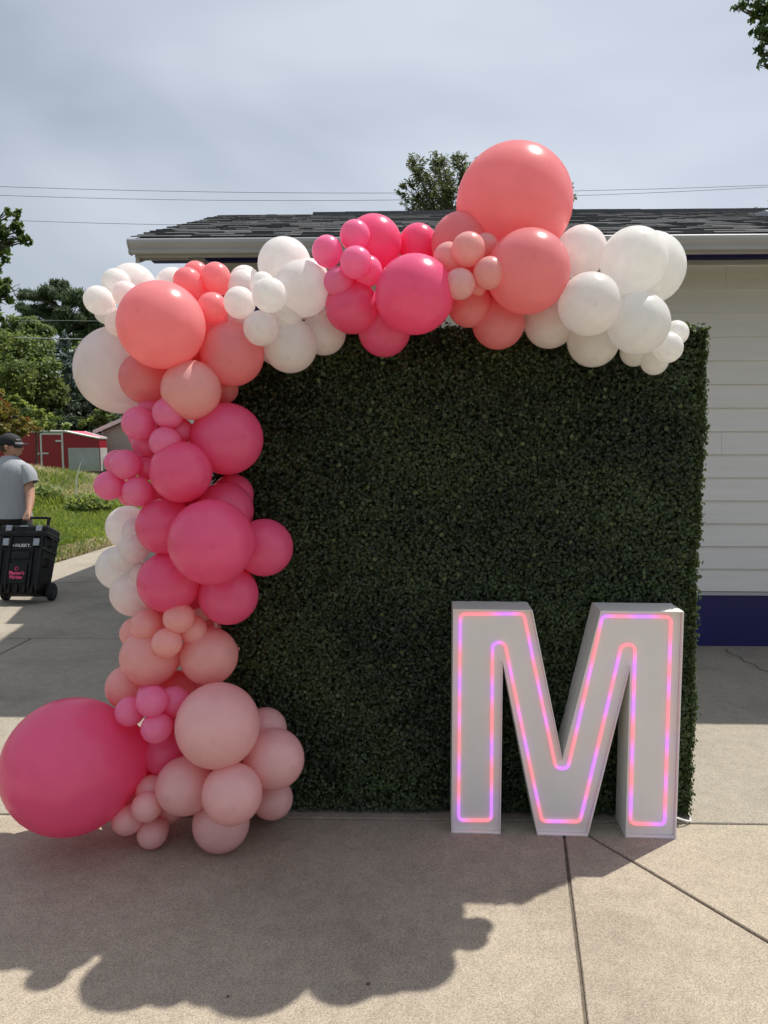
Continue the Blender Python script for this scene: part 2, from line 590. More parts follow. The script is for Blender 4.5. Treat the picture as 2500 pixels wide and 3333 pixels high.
# ================================================================== HOUSE
house = empty('house', (0, 0, 0))
tag(house, 'white lap-sided house with navy base, pale gutter and charcoal shingle roof', 'house')
HX0, HX1, WY = -1.40, 8.0, 5.70
S0, S1, ROW = 0.417, 2.815, 0.1685
wall = MB().box(HX0, HX1, WY + 0.03, 9.2, 0.0, 2.9).build('wall', M['siding'], house)
foundation = MB().box(HX0 - 0.012, HX1, WY + 0.004, 9.2, 0.0, S0 - 0.03).build('foundation', M['navy'], house)
MB().box(HX0 - 0.02, HX1, WY - 0.012, WY + 0.029, S0 - 0.030, S0 - 0.006).build('drip_edge', M['gutter'], house)
row = 0
z = S0
while z < S1 - 0.01:
    zt = min(z + ROW, S1)
    x = -0.72
    cuts = [x]
    c = x + 1.2 + (row * 1.37) % 3.2
    while c < HX1 - 0.5:
        cuts.append(c)
        c += 3.66
    cuts.append(HX1)
    for a, b in zip(cuts[:-1], cuts[1:]):
        j = random.uniform(-0.0012, 0.0012)
        prof = [(WY + 0.028, z), (WY - 0.012 + j, z), (WY + 0.006 + j, zt + 0.012), (WY + 0.028, zt + 0.012)]
        if zt >= S1 - 0.001:
            prof = [(WY + 0.028, z), (WY - 0.012, z), (WY + 0.006, zt), (WY + 0.028, zt)]
        MB().prism(prof, a + 0.0008, b - 0.0008, 'x').build('siding_plank', M['siding'], wall)
    z += ROW
    row += 1
MB().box(-1.84, HX1, WY - 0.045, WY + 0.02, S1 + 0.003, S1 + 0.085).build('frieze_board', M['navy'], house)
# side planks on the left gable wall
z = S0
while z < 2.8:
    zt = min(z + ROW, 2.86)
    MB().prism([(HX0 + 0.01, z), (HX0 - 0.018, z), (HX0 - 0.006, zt), (HX0 + 0.01, zt)], WY + 0.05, 9.2, 'y').build('siding_plank', M['siding'], wall)
    z += ROW
door = MB().box(-1.30, -0.80, WY - 0.01, WY + 0.02, 0.12, 2.62).build('door', M['navy'], house)
for (a, b, c, d) in ((-1.25, -1.08, 0.25, 1.15), (-1.02, -0.85, 0.25, 1.15), (-1.25, -1.08, 1.35, 2.45), (-1.02, -0.85, 1.35, 2.45)):
    MB().box(a, b, WY - 0.022, WY - 0.0105, c, d).build('door_panel', M['navy'], door, bevel=0.004)
MB().lathe([(0.0, -0.05), (0.028, -0.045), (0.03, -0.02), (0.012, -0.01), (0.02, 0.0)], 12, 'y', (-0.87, WY - 0.012, 1.22)).build('handle', M['steel'], door, smooth=True)
dt = MB().box(-1.37, -1.305, WY - 0.03, WY + 0.025, 0.0, 2.70)
dt.box(-0.795, -0.73, WY - 0.03, WY + 0.025, 0.0, 2.70).box(-1.304, -0.796, WY - 0.03, WY + 0.025, 2.63, 2.70)
dt.build('door_frame', M['navy'], house)
post = MB().box(-1.45, -1.35, 5.25, 5.35, 0.0, 2.745).build('porch_post', M['gutter'], house, bevel=0.006)
MB().box(-1.47, -1.33, 5.23, 5.37, 0.0, 0.10).build('post_base', M['gutter'], post, bevel=0.005)

EY, EZ, RY, RZ = 5.0, 2.815, 7.45, 3.655
SL = (RZ - EZ) / (RY - EY)
RX0, RX1 = -1.745, 8.3
def roofz(y): return EZ + SL * (y - EY)
BY = 2 * RY - EY
roof = MB().prism([(EY, EZ - 0.008), (RY, RZ - 0.008), (BY, EZ - 0.008), (BY, EZ - 0.05), (RY, RZ - 0.06), (EY, EZ - 0.05)], RX0, RX1, 'x').build('roof', M['shingle_a'], house)
MB().prism([(EY + 0.05, EZ - 0.112), (WY + 0.04, S1 + 0.09), (WY + 0.04, S1 + 0.11), (EY + 0.05, EZ - 0.09)], RX0 + 0.02, RX1, 'x').build('soffit', M['soffit'], house)
MB().box(RX0 + 0.005, RX1, EY + 0.02, EY + 0.045, EZ - 0.118, EZ - 0.052).build('fascia', M['fascia'], house)
gp = [(EY + 0.018, 2.792), (EY + 0.018, 2.712), (EY - 0.028, 2.710), (EY - 0.036, 2.722), (EY - 0.030, 2.734), (EY - 0.046, 2.750), (EY - 0.060, 2.770), (EY - 0.060, 2.788), (EY - 0.054, 2.796), (EY - 0.048, 2.788)]
gut = MB().prism(gp, RX0 - 0.010, RX1, 'x').build('gutter', M['gutter'], house)
MB().prism([(a, b - 0.002) for a, b in inset(gp[::-1], -0.003)], RX0 - 0.018, RX0 - 0.0105, 'x').build('gutter_end_cap', M['gutter'], gut)
bar = MB().prism([(EY - 0.01, EZ - 0.15), (RY, RZ - 0.16), (BY, EZ - 0.15), (BY, EZ - 0.012), (RY, RZ - 0.012), (EY - 0.01, EZ - 0.012)], RX0 + 0.0, RX0 + 0.025, 'x')
bar.v = [(x + 0.003, y + (0.045 if y < 5.1 else 0), zz) for x, y, zz in bar.v]
bar.build('bargeboard', M['fascia'], house)
MB().prism([(EY + 0.06, EZ - 0.13), (RY, RZ - 0.14), (BY, EZ - 0.13), (BY, EZ - 0.11), (RY, RZ - 0.12), (EY + 0.06, EZ - 0.11)], RX0 + 0.03, HX0, 'x').build('rake_soffit', M['soffit'], house)
MB().prism([(WY + 0.03, 2.90), (RY, RZ - 0.15), (9.2, 2.90)], HX0, HX0 + 0.05, 'x').build('gable', M['siding'], house)

# unseen block added behind the gable, angled to cast the driveway's left shadow
plan_w = [(-2.28, 7.10), (-2.80, 8.95), (-2.80, 12.0), (HX0 - 0.03, 12.0), (HX0 - 0.03, 7.10)]
shadow_caster = MB().prism(plan_w, 0.0, 2.60, 'z').build('shadow_caster_wall', M['siding'], house)
MB().prism(plan_w, 2.603, 2.72, 'z').build('shadow_caster_roof', M['shingle_a'], house)

# shingles: courses of laminated tabs
ang = math.atan(SL)
EXPO = 0.137
slope_len = (RY - EY) / math.cos(ang)
n_rows = int(slope_len / EXPO)
sh_proto = []
for k, mt in enumerate(('shingle_a', 'shingle_b', 'shingle_c')):
    for th in (0.006, 0.011):
        m = MB()
        m.add([(0, 0, 0.004), (1, 0, 0.004), (1, 0, 0.004 + th), (0, 0, 0.004 + th), (0, EXPO + 0.03, -0.003), (1, EXPO + 0.03, -0.003), (1, EXPO + 0.03, 0.003), (0, EXPO + 0.03, 0.003)],
              [(0, 1, 2, 3), (3, 2, 6, 7), (0, 3, 7, 4), (1, 5, 6, 2), (4, 7, 6, 5), (0, 4, 5, 1)])
        sh_proto.append(m)
proto_obj = {}
far = {0: MB(), 1: MB(), 2: MB()}
Rm = Matrix.Rotation(ang, 4, 'X')
for r_ in range(n_rows + 1):
    s = r_ * EXPO - 0.02
    x = RX0 - random.uniform(0.0, 0.012)
    while x < RX1:
        w = random.choice((0.10, 0.12, 0.15, 0.18, 0.22, 0.26))
        w = min(w, RX1 - x + 0.01)
        k = random.choices((0, 1, 2), (0.45, 0.38, 0.17))[0]
        t = random.random() < 0.45
        jit = random.uniform(-0.006, 0.006)
        y0, z0 = EY + (s + jit) * math.cos(ang), EZ + (s + jit) * math.sin(ang)
        zz = z0 + random.uniform(0, 0.002)
        if r_ < 7 and x < 4.6:
            key = (k, t)
            pm = sh_proto[k * 2 + (1 if t else 0)]
            if key not in proto_obj:
                o = pm.build('shingle', M[('shingle_a', 'shingle_b', 'shingle_c')[k]], roof)
                proto_obj[key] = o
            else:
                o = proto_obj[key].copy()
                o.name = 'shingle'
                COL.objects.link(o)
            o.location = (x, y0, zz)
            o.rotation_euler = (ang, 0, 0)
            o.scale = (w - 0.004, 1, 1)
        else:
            pm = sh_proto[k * 2 + (1 if t else 0)]
            vv = []
            for p in pm.v:
                q = Rm @ Vector((p[0] * (w - 0.004), p[1], p[2]))
                vv.append((q.x + x, q.y + y0, q.z + zz))
            far[k].add(vv, pm.f)
        x += w
for k in far:
    tag(far[k].build('upper_shingles', M[('shingle_a', 'shingle_b', 'shingle_c')[k]], roof), kind='stuff')
x = -0.86
while x < RX1:
    w = 0.30
    h = 0.030 + 0.012 * math.sin(x * 1.9) * random.random()
    y = RY
    MB().prism([(y - 0.16, RZ - 0.055), (y - 0.16, RZ - 0.03 + h * 0.5), (y, RZ + h), (y + 0.16, RZ - 0.03 + h * 0.5), (y + 0.16, RZ - 0.055)], x, x + w - 0.003, 'x').build('ridge_cap', M['shingle_a'], roof)
    x += w
x = RX0 + 0.0
while x < -0.9:
    MB().prism([(RY - 0.13, RZ - 0.045), (RY - 0.13, RZ - 0.036), (RY, RZ + 0.008), (RY + 0.13, RZ - 0.036), (RY + 0.13, RZ - 0.045)], x, x + 0.14, 'x').build('ridge_cap', M['shingle_b'], roof)
    x += 0.145
vent = MB().prism([(6.35, roofz(6.35) - 0.02), (6.35, roofz(6.35) + 0.05), (6.50, roofz(6.5) + 0.06), (6.68, roofz(6.68) + 0.02), (6.68, roofz(6.68) - 0.02)], 2.90, 3.20, 'x').build('roof_vent', M['gutter'], house, bevel=0.01)

# ================================================================== HEDGE BACKDROP
HL, HR, HF, HT = -0.76, 1.150, 3.015, 1.945
backdrop = empty('hedge_backdrop', (0.2, HF + 0.08, 0))
tag(backdrop, 'tall square panel of dark green artificial boxwood leaves on the driveway', 'backdrop')
def bd(o):
    o.parent = backdrop
    o.location = (-0.2, -(HF + 0.08), 0)
    return o
bd(MB().box(HL + 0.02, HR - 0.02, HF + 0.045, HF + 0.12, 0.012, HT - 0.02).build('backing_panel', M['backing']))
M['teal'] = plain('frame_teal', (0.10, 0.30, 0.28), 0.4)
fr = MB().box(HL + 0.01, HR - 0.05, HF + 0.123, HF + 0.155, HT - 0.02, HT + 0.008)
fr.box(HL + 0.01, HL + 0.045, HF + 0.123, HF + 0.155, 0.0, HT - 0.021).box(HR - 0.085, HR - 0.05, HF + 0.123, HF + 0.155, 0.0, HT - 0.021)
bd(fr.build('frame', M['teal']))
for sx in (HL + 0.03, HR - 0.07):
    bd(MB().box(sx - 0.03, sx + 0.03, HF + 0.156, HF + 0.60, 0.0, 0.03).build('foot', M['black_rubber'], bevel=0.004))


def leaf_array(c, nrm, up, L, W, fold, tint):
    """rounded six-sided leaves, two facets each side of a fold"""
    nrm = nrm / np.linalg.norm(nrm, axis=1, keepdims=True)
    up = up - nrm * np.sum(up * nrm, axis=1, keepdims=True)
    up = up / np.maximum(1e-6, np.linalg.norm(up, axis=1, keepdims=True))
    sd = np.cross(up, nrm)
    L, W, fold = L[:, None], W[:, None], fold[:, None]
    p0 = c - up * L
    p3 = c + up * L
    l1 = c - up * L * 0.45 - sd * W * 0.9 + nrm * fold * W
    l2 = c + up * L * 0.50 - sd * W * 0.85 + nrm * fold * W
    r1 = c - up * L * 0.45 + sd * W * 0.9 + nrm * fold * W
    r2 = c + up * L * 0.50 + sd * W * 0.85 + nrm * fold * W
    n = len(c)
    v = np.stack([p0, l1, l2, p3, r2, r1], axis=1).reshape(-1, 3)
    b = (np.arange(n) * 6)[:, None]
    t = np.array([[0, 3, 1], [1, 3, 2], [0, 5, 3], [5, 4, 3]])
    tris = (b[:, :, None] + t[None]).reshape(-1, 3)
    return v, tris, np.repeat(tint, 6)


def lowfreq(x, z, s, seed):
    r_ = np.random.default_rng(seed)
    out = np.zeros_like(x)
    for i in range(7):
        a, b, ph = r_.normal(0, s), r_.normal(0, s), r_.uniform(0, 6.28)
        out += np.sin(a * x + b * z + ph)
    return out / 3.0


def hedge_leaves():
    C, N, T = [], [], []
    n = 135000
    x = rng.uniform(HL, HR, n); z = rng.uniform(0.012, HT, n)
    dep = rng.random(n) ** 1.3
    und = lowfreq(x, z, 9.0, 3) * 0.006 + lowfreq(x, z, 40.0, 4) * 0.006
    y = HF + und + dep * 0.055
    C.append(np.stack([x, y, z], 1))
    nn = np.stack([rng.normal(0, 0.55, n), np.full(n, -1.0), rng.normal(0.15, 0.55, n)], 1)
    N.append(nn)
    T.append(np.clip(0.30 + 0.25 * np.clip((x - (HR - 0.10)) / 0.10, 0, 1) + 0.16 * lowfreq(x, z, 6.0, 8) + 0.10 * lowfreq(x, z, 25.0, 9) + rng.normal(0, 0.16, n), 0, 1))  # front leaves lighten towards the right edge: sunlight put into the tint
    m = 12000
    yy = rng.uniform(HF - 0.005, HF + 0.13, m); z = rng.uniform(0.012, HT, m)
    x = HR + 0.007 * np.sin(z * 5.0) + 0.004 * np.sin(z * 17.0) + 0.003 * np.sin(z * 61.0 + yy * 40) - 0.03 * rng.random(m) ** 1.5 + 0.014 * rng.random(m) * (rng.random(m) < 0.2)
    C.append(np.stack([x, yy, z], 1))
    N.append(np.stack([np.full(m, 1.0), rng.normal(-0.2, 0.6, m), rng.normal(0.25, 0.5, m)], 1))
    T.append(np.clip(0.72 + rng.normal(0, 0.22, m), 0, 1))  # right-side leaves given a lighter tint to stand in for sun
    m = 8000
    yy = rng.uniform(HF - 0.005, HF + 0.13, m); x = rng.uniform(HL, HR, m)
    zt = HT + 0.006 * np.sin(x * 9) - 0.03 * rng.random(m) ** 1.5 + 0.02 * (rng.random(m) < 0.12)
    C.append(np.stack([x, yy, zt], 1))
    N.append(np.stack([rng.normal(0, 0.6, m), rng.normal(-0.3, 0.6, m), np.full(m, 1.0)], 1))
    T.append(np.clip(0.6 + rng.normal(0, 0.2, m), 0, 1))  # top leaves tinted lighter, as if sunlit
    m = 5000
    yy = rng.uniform(HF - 0.005, HF + 0.13, m); z = rng.uniform(0.012, HT, m)
    C.append(np.stack([HL - 0.008 + 0.03 * rng.random(m), yy, z], 1))
    N.append(np.stack([np.full(m, -1.0), rng.normal(-0.2, 0.6, m), rng.normal(0.2, 0.5, m)], 1))
    T.append(np.clip(0.35 + rng.normal(0, 0.2, m), 0, 1))
    C = np.concatenate(C); N = np.concatenate(N); T = np.concatenate(T)
    k = len(C)
    up = rng.normal(0, 1, (k, 3))
    L = rng.uniform(0.0050, 0.0082, k)
    v, t, tint = leaf_array(C, N, up, L, L * rng.uniform(0.75, 0.95, k), rng.uniform(0.05, 0.5, k), T)
    return v, t, tint


v_, t_, ti_ = hedge_leaves()
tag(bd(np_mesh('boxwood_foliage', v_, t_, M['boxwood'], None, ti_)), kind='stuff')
# the largest leaves, standing proud of the mat
big_protos = []
for k in range(5):
    one = leaf_array(np.zeros((1, 3)), np.array([[0, -1.0, 0]]), np.array([[0, 0, 1.0]]), np.array([0.0098]), np.array([0.0085]), np.array([0.15 + 0.06 * k]), np.array([0.35 + 0.13 * k]))
    big_protos.append(one)
made = [None] * 5
for i in range(300):
    k = i % 5
    if made[k] is None:
        made[k] = np_mesh('leaf', *big_protos[k][:2], M['boxwood'], None, big_protos[k][2])
        o = made[k]
    else:
        o = made[k].copy()
        COL.objects.link(o)
    o.name = 'leaf'
    o.parent = backdrop
    if i < 200:
        p = (random.uniform(HL + 0.4, HR - 0.02), HF - 0.010 - random.random() * 0.006, random.uniform(0.05, HT - 0.05))
        e = (random.uniform(-0.6, 0.4), random.uniform(-3.1, 3.1), random.uniform(-0.6, 0.6))
    elif i < 270:
        p = (HR + random.uniform(0.002, 0.010), random.uniform(HF - 0.01, HF + 0.08), random.uniform(0.03, HT))
        e = (random.uniform(-0.9, 0.9), random.uniform(-3.1, 3.1), random.uniform(0.4, 1.6))
    else:
        p = (random.uniform(HR - 0.35, HR), random.uniform(HF - 0.01, HF + 0.08), HT + random.uniform(0.0, 0.016))
        e = (random.uniform(-1.4, 0.2), random.uniform(-3.1, 3.1), random.uniform(-0.9, 0.9))
    o.location = (p[0] - 0.2, p[1] - HF - 0.08, p[2])
    o.rotation_euler = e

# ================================================================== BALLOON GARLAND
# kind, centre x y z, radius  (W white, C coral, L pale salmon, H hot pink, R rose pink, S dusty pink)
BALLOONS = [
    ('W', -1.119, 2.830, 2.023, 0.052), ('W', -1.089, 2.930, 2.105, 0.052), ('W', -1.012, 2.810, 2.041, 0.046), ('W', -1.057, 2.850, 1.943, 0.047),
    ('W', -1.132, 2.930, 1.994, 0.041), ('W', -1.062, 3.030, 2.109, 0.090), ('W', -0.918, 3.080, 2.125, 0.069), ('W', -1.105, 2.980, 1.787, 0.168),
    ('C', -0.844, 2.680, 1.910, 0.149), ('C', -0.804, 2.880, 2.094, 0.054), ('C', -0.703, 2.900, 2.116, 0.054), ('C', -0.800, 2.980, 2.145, 0.050),
    ('C', -0.695, 2.800, 1.989, 0.055), ('C', -0.725, 3.000, 1.949, 0.081), ('C', -0.626, 2.800, 1.824, 0.114), ('C', -0.950, 2.840, 1.743, 0.097),
    ('L', -0.756, 2.720, 1.691, 0.105), ('C', -0.697, 2.930, 1.712, 0.061), ('R', -0.953, 2.740, 1.575, 0.060), ('R', -0.833, 2.700, 1.610, 0.055),
    ('R', -0.840, 2.680, 1.507, 0.055), ('R', -0.812, 2.770, 1.548, 0.047), ('R', -0.940, 2.830, 1.629, 0.045), ('R', -0.959, 2.830, 1.504, 0.050),
    ('R', -1.003, 2.900, 1.449, 0.035), ('R', -0.994, 2.880, 1.529, 0.045), ('R', -1.005, 2.740, 1.428, 0.054), ('R', -1.073, 2.840, 1.433, 0.047),
    ('R', -1.075, 2.760, 1.351, 0.053), ('R', -0.964, 2.740, 1.331, 0.054), ('R', -0.954, 2.820, 1.412, 0.043), ('R', -1.029, 2.830, 1.312, 0.040),
    ('H', -0.787, 2.680, 1.404, 0.108), ('H', -0.652, 2.800, 1.520, 0.131), ('H', -0.660, 2.920, 1.309, 0.079), ('H', -0.672, 2.840, 1.256, 0.106),
    ('H', -0.939, 2.920, 1.282, 0.071), ('H', -0.669, 2.620, 1.164, 0.148), ('H', -0.872, 2.760, 1.203, 0.103), ('H', -0.524, 2.820, 1.119, 0.107),
    ('H', -0.864, 2.760, 0.998, 0.112), ('H', -0.656, 2.800, 0.944, 0.111), ('H', -0.818, 2.920, 0.932, 0.070), ('W', -1.091, 2.980, 1.176, 0.084),
    ('W', -1.124, 2.960, 1.017, 0.086), ('W', -1.053, 2.920, 0.925, 0.090), ('W', -1.015, 2.880, 1.170, 0.058), ('W', -1.018, 2.840, 1.113, 0.057),
    ('W', -1.073, 2.880, 1.070, 0.053), ('W', -1.005, 2.880, 1.008, 0.045), ('W', -0.805, 2.950, 0.862, 0.059), ('C', -0.786, 2.960, 0.777, 0.047),
    ('L', -0.819, 2.720, 0.874, 0.056), ('L', -0.957, 2.780, 0.832, 0.059), ('L', -0.859, 2.700, 0.787, 0.054), ('L', -0.787, 2.780, 0.817, 0.053),
    ('L', -1.027, 2.860, 0.782, 0.061), ('C', -0.940, 2.880, 0.882, 0.049), ('L', -0.955, 2.800, 0.707, 0.108), ('L', -0.738, 2.820, 0.706, 0.108),
    ('L', -1.071, 2.880, 0.564, 0.086), ('C', -0.872, 2.900, 0.540, 0.085), ('R', -0.898, 2.640, 0.590, 0.054), ('R', -1.001, 2.700, 0.531, 0.053),
    ('R', -0.847, 2.730, 0.560, 0.056), ('R', -0.884, 2.640, 0.494, 0.054), ('R', -0.944, 2.760, 0.569, 0.051), ('H', -0.906, 2.820, 0.327, 0.087),
    ('H', -1.232, 2.720, 0.316, 0.247), ('S', -0.665, 2.640, 0.506, 0.149), ('S', -0.485, 2.740, 0.344, 0.111), ('S', -0.536, 2.860, 0.411, 0.081),
    ('S', -0.604, 2.580, 0.282, 0.105), ('S', -0.800, 2.680, 0.262, 0.104), ('S', -0.510, 2.840, 0.142, 0.079), ('S', -0.680, 2.720, 0.103, 0.105),
    ('S', -0.935, 2.660, 0.191, 0.054), ('S', -1.022, 2.700, 0.120, 0.054), ('S', -0.937, 2.720, 0.059, 0.054), ('S', -0.943, 2.740, 0.217, 0.055),
    ('S', -0.901, 2.820, 0.099, 0.048), ('W', -0.461, 2.980, 2.180, 0.101), ('W', -0.371, 2.800, 2.054, 0.100), ('W', -0.607, 2.960, 2.111, 0.059),
    ('W', -0.608, 2.920, 2.089, 0.058), ('W', -0.588, 2.760, 1.999, 0.056), ('W', -0.471, 2.700, 2.014, 0.060), ('W', -0.506, 2.720, 1.904, 0.061),
    ('W', -0.429, 2.800, 1.960, 0.055), ('W', -0.517, 2.820, 2.073, 0.046), ('W', -0.422, 2.840, 1.860, 0.099), ('W', -0.307, 2.920, 1.916, 0.083),
    ('W', -0.501, 2.960, 1.864, 0.060), ('W', -0.360, 2.940, 2.119, 0.070), ('R', -0.278, 2.780, 2.179, 0.054), ('R', -0.181, 2.800, 2.237, 0.054),
    ('R', -0.170, 2.680, 2.117, 0.055), ('R', -0.235, 2.740, 2.066, 0.052), ('R', -0.137, 2.760, 2.106, 0.054), ('H', -0.119, 2.900, 2.236, 0.103),
    ('H', 0.045, 2.960, 2.245, 0.074), ('H', -0.192, 2.800, 1.990, 0.096), ('H', 0.029, 2.660, 2.005, 0.134), ('H', -0.079, 2.860, 1.915, 0.096),
    ('C', 0.393, 2.900, 2.373, 0.210), ('C', 0.200, 2.860, 2.221, 0.109), ('C', 0.413, 2.680, 2.083, 0.141), ('L', 0.208, 2.640, 2.148, 0.057),
    ('L', 0.148, 2.700, 2.131, 0.057), ('L', 0.275, 2.740, 2.182, 0.045), ('L', 0.277, 2.620, 2.066, 0.054), ('S', 0.179, 2.620, 2.031, 0.052),
    ('L', 0.247, 2.740, 2.043, 0.032), ('C', 0.226, 2.800, 1.993, 0.078), ('C', 0.334, 2.840, 1.939, 0.095), ('W', 0.618, 2.800, 2.177, 0.088),
    ('W', 0.526, 2.880, 1.943, 0.093), ('W', 0.618, 2.660, 1.971, 0.105), ('W', 0.790, 2.760, 2.135, 0.114), ('W', 0.884, 2.900, 2.140, 0.131),
    ('W', 0.795, 2.700, 1.912, 0.105), ('W', 0.676, 2.840, 1.874, 0.093), ('W', 0.985, 2.880, 1.905, 0.045), ('W', 0.928, 2.800, 1.843, 0.055),
    ('W', 0.897, 2.840, 1.801, 0.050), ('W', 0.831, 2.860, 1.836, 0.052), ('H', -0.928, 2.920, 0.384, 0.084), ('S', -0.824, 2.920, 0.219, 0.091),
    ('S', -0.663, 2.900, 0.293, 0.083), ('H', -1.022, 2.900, 0.225, 0.075), ('S', -1.054, 2.880, 0.107, 0.067), ('C', -0.792, 2.930, 1.833, 0.060),
    ('C', -0.773, 2.950, 2.077, 0.041), ('W', -0.619, 2.930, 1.970, 0.050), ('C', 0.303, 2.900, 2.058, 0.055), ('H', -0.834, 2.900, 1.290, 0.046),
    ('R', -0.933, 2.900, 1.566, 0.037), ('W', -1.095, 3.126, 2.128, 0.083), ('W', -1.123, 3.206, 2.144, 0.077), ('W', -0.940, 3.155, 2.140, 0.064),
    ('W', -0.959, 3.217, 2.153, 0.059), ('C', -0.895, 2.842, 1.935, 0.137), ('C', -0.937, 2.976, 1.955, 0.127), ('C', -0.746, 3.089, 1.962, 0.074),
    ('C', -0.764, 3.163, 1.973, 0.068), ('C', -0.655, 2.928, 1.839, 0.105), ('C', -0.678, 3.033, 1.851, 0.097), ('C', -0.985, 2.945, 1.752, 0.089),
    ('C', -1.014, 3.032, 1.759, 0.082), ('L', -0.788, 2.836, 1.700, 0.096), ('L', -0.815, 2.932, 1.706, 0.089), ('H', -0.822, 2.800, 1.400, 0.100),
    ('H', -0.851, 2.898, 1.397, 0.092), ('H', -0.686, 2.947, 1.521, 0.121), ('H', -0.680, 3.008, 1.303, 0.072), ('H', -0.697, 3.081, 1.298, 0.067),
    ('H', -0.700, 2.958, 1.246, 0.097), ('H', -0.723, 3.055, 1.238, 0.090), ('H', -0.964, 2.998, 1.277, 0.065), ('H', -0.985, 3.062, 1.272, 0.060),
    ('H', -0.710, 2.783, 1.143, 0.136), ('H', -0.745, 2.918, 1.125, 0.125), ('H', -0.907, 2.873, 1.191, 0.095), ('H', -0.937, 2.966, 1.181, 0.088),
    ('H', -0.901, 2.881, 0.976, 0.103), ('H', -0.933, 2.981, 0.957, 0.095), ('H', -0.685, 2.922, 0.920, 0.102), ('H', -0.708, 3.022, 0.900, 0.094),
    ('H', -0.840, 2.996, 0.918, 0.064), ('H', -0.857, 3.058, 0.905, 0.059), ('W', -1.124, 3.070, 1.166, 0.077), ('W', -1.158, 3.051, 1.002, 0.079),
    ('W', -1.088, 3.016, 0.906, 0.083), ('L', -0.994, 2.914, 0.675, 0.100), ('L', -1.026, 3.008, 0.648, 0.092), ('L', -0.768, 2.936, 0.674, 0.099),
    ('L', -0.793, 3.032, 0.647, 0.092), ('L', -1.104, 2.969, 0.536, 0.079), ('L', -1.131, 3.042, 0.512, 0.073), ('C', -0.899, 2.989, 0.511, 0.078),
    ('C', -0.921, 3.063, 0.487, 0.072), ('H', -0.935, 2.908, 0.290, 0.080), ('H', -0.958, 2.981, 0.260, 0.074), ('S', -0.704, 2.796, 0.447, 0.137),
    ('S', -0.737, 2.925, 0.398, 0.127), ('S', -0.505, 2.856, 0.295, 0.102), ('S', -0.629, 2.687, 0.231, 0.097), ('S', -0.650, 2.775, 0.190, 0.089),
    ('S', -0.832, 2.785, 0.213, 0.096), ('S', -0.858, 2.872, 0.173, 0.089), ('S', -0.524, 2.921, 0.103, 0.072), ('W', -0.478, 3.092, 2.205, 0.093),
    ('W', -0.492, 3.185, 2.227, 0.086), ('W', -0.386, 2.912, 2.076, 0.092), ('W', -0.398, 3.005, 2.095, 0.085), ('W', -0.316, 3.014, 1.930, 0.077),
    ('W', -0.325, 3.092, 1.941, 0.071), ('W', -0.370, 3.018, 2.135, 0.064), ('W', -0.378, 3.082, 2.149, 0.059), ('H', -0.124, 3.015, 2.266, 0.095),
    ('H', -0.128, 3.110, 2.290, 0.088), ('H', 0.046, 3.042, 2.266, 0.068), ('H', 0.047, 3.110, 2.283, 0.063), ('H', -0.200, 2.909, 2.009, 0.089),
    ('H', -0.206, 2.999, 2.025, 0.082), ('H', 0.031, 2.811, 2.033, 0.123), ('H', 0.032, 2.937, 2.057, 0.114), ('H', -0.082, 2.970, 1.931, 0.089),
    ('H', -0.085, 3.060, 1.944, 0.082), ('C', 0.424, 3.130, 2.442, 0.193), ('C', 0.208, 2.981, 2.251, 0.100), ('C', 0.215, 3.081, 2.276, 0.092),
    ('C', 0.437, 2.836, 2.117, 0.129), ('C', 0.457, 2.966, 2.145, 0.120), ('C', 0.233, 2.889, 2.009, 0.072), ('C', 0.239, 2.962, 2.022, 0.067),
    ('C', 0.347, 2.947, 1.955, 0.087), ('C', 0.357, 3.035, 1.969, 0.080), ('W', 0.639, 2.897, 2.200, 0.081), ('W', 0.657, 2.976, 2.220, 0.075),
    ('W', 0.545, 2.984, 1.959, 0.086), ('W', 0.561, 3.070, 1.972, 0.079), ('W', 0.645, 2.776, 1.992, 0.097), ('W', 0.667, 2.873, 2.009, 0.090),
    ('W', 0.855, 2.985, 2.187, 0.097), ('W', 0.927, 3.041, 2.172, 0.121), ('W', 0.963, 3.158, 2.197, 0.111), ('W', 0.829, 2.815, 1.930, 0.097),
    ('W', 0.857, 2.910, 1.944, 0.089), ('H', -0.956, 3.006, 0.351, 0.077), ('H', -0.978, 3.077, 0.324, 0.071), ('S', -0.850, 3.013, 0.178, 0.084),
    ('S', -0.683, 2.987, 0.257, 0.077), ('S', -0.700, 3.058, 0.227, 0.071), ('H', -1.049, 2.975, 0.192, 0.069), ('H', -1.071, 3.037, 0.165, 0.064),
    ('S', -1.078, 2.946, 0.076, 0.062), ('W', 0.790, 3.020, 2.050, 0.100), ('W', 0.700, 2.980, 2.010, 0.075), ('C', 0.490, 2.900, 2.200, 0.080),
]

LAT = {
    'W': latex('latex_white', (0.965, 0.955, 0.94), 0.48),
    'C': latex('latex_coral', (0.985, 0.42, 0.44), 0.5),
    'L': latex('latex_salmon', (0.985, 0.57, 0.54), 0.42),
    'H': latex('latex_hot_pink', (0.985, 0.175, 0.375), 0.42),
    'R': latex('latex_rose', (0.98, 0.29, 0.53), 0.4),
    'S': latex('latex_dusty_pink', (0.97, 0.63, 0.62), 0.38),
}
WORD = {'W': 'white', 'C': 'coral pink', 'L': 'pale salmon pink', 'H': 'hot pink', 'R': 'rose pink', 'S': 'dusty light pink'}
garland = empty('balloon_garland', (-0.65, 2.9, 0))
tag(garland, 'organic garland of white, coral and hot pink balloons arching over the leafy backdrop', 'balloon garland')


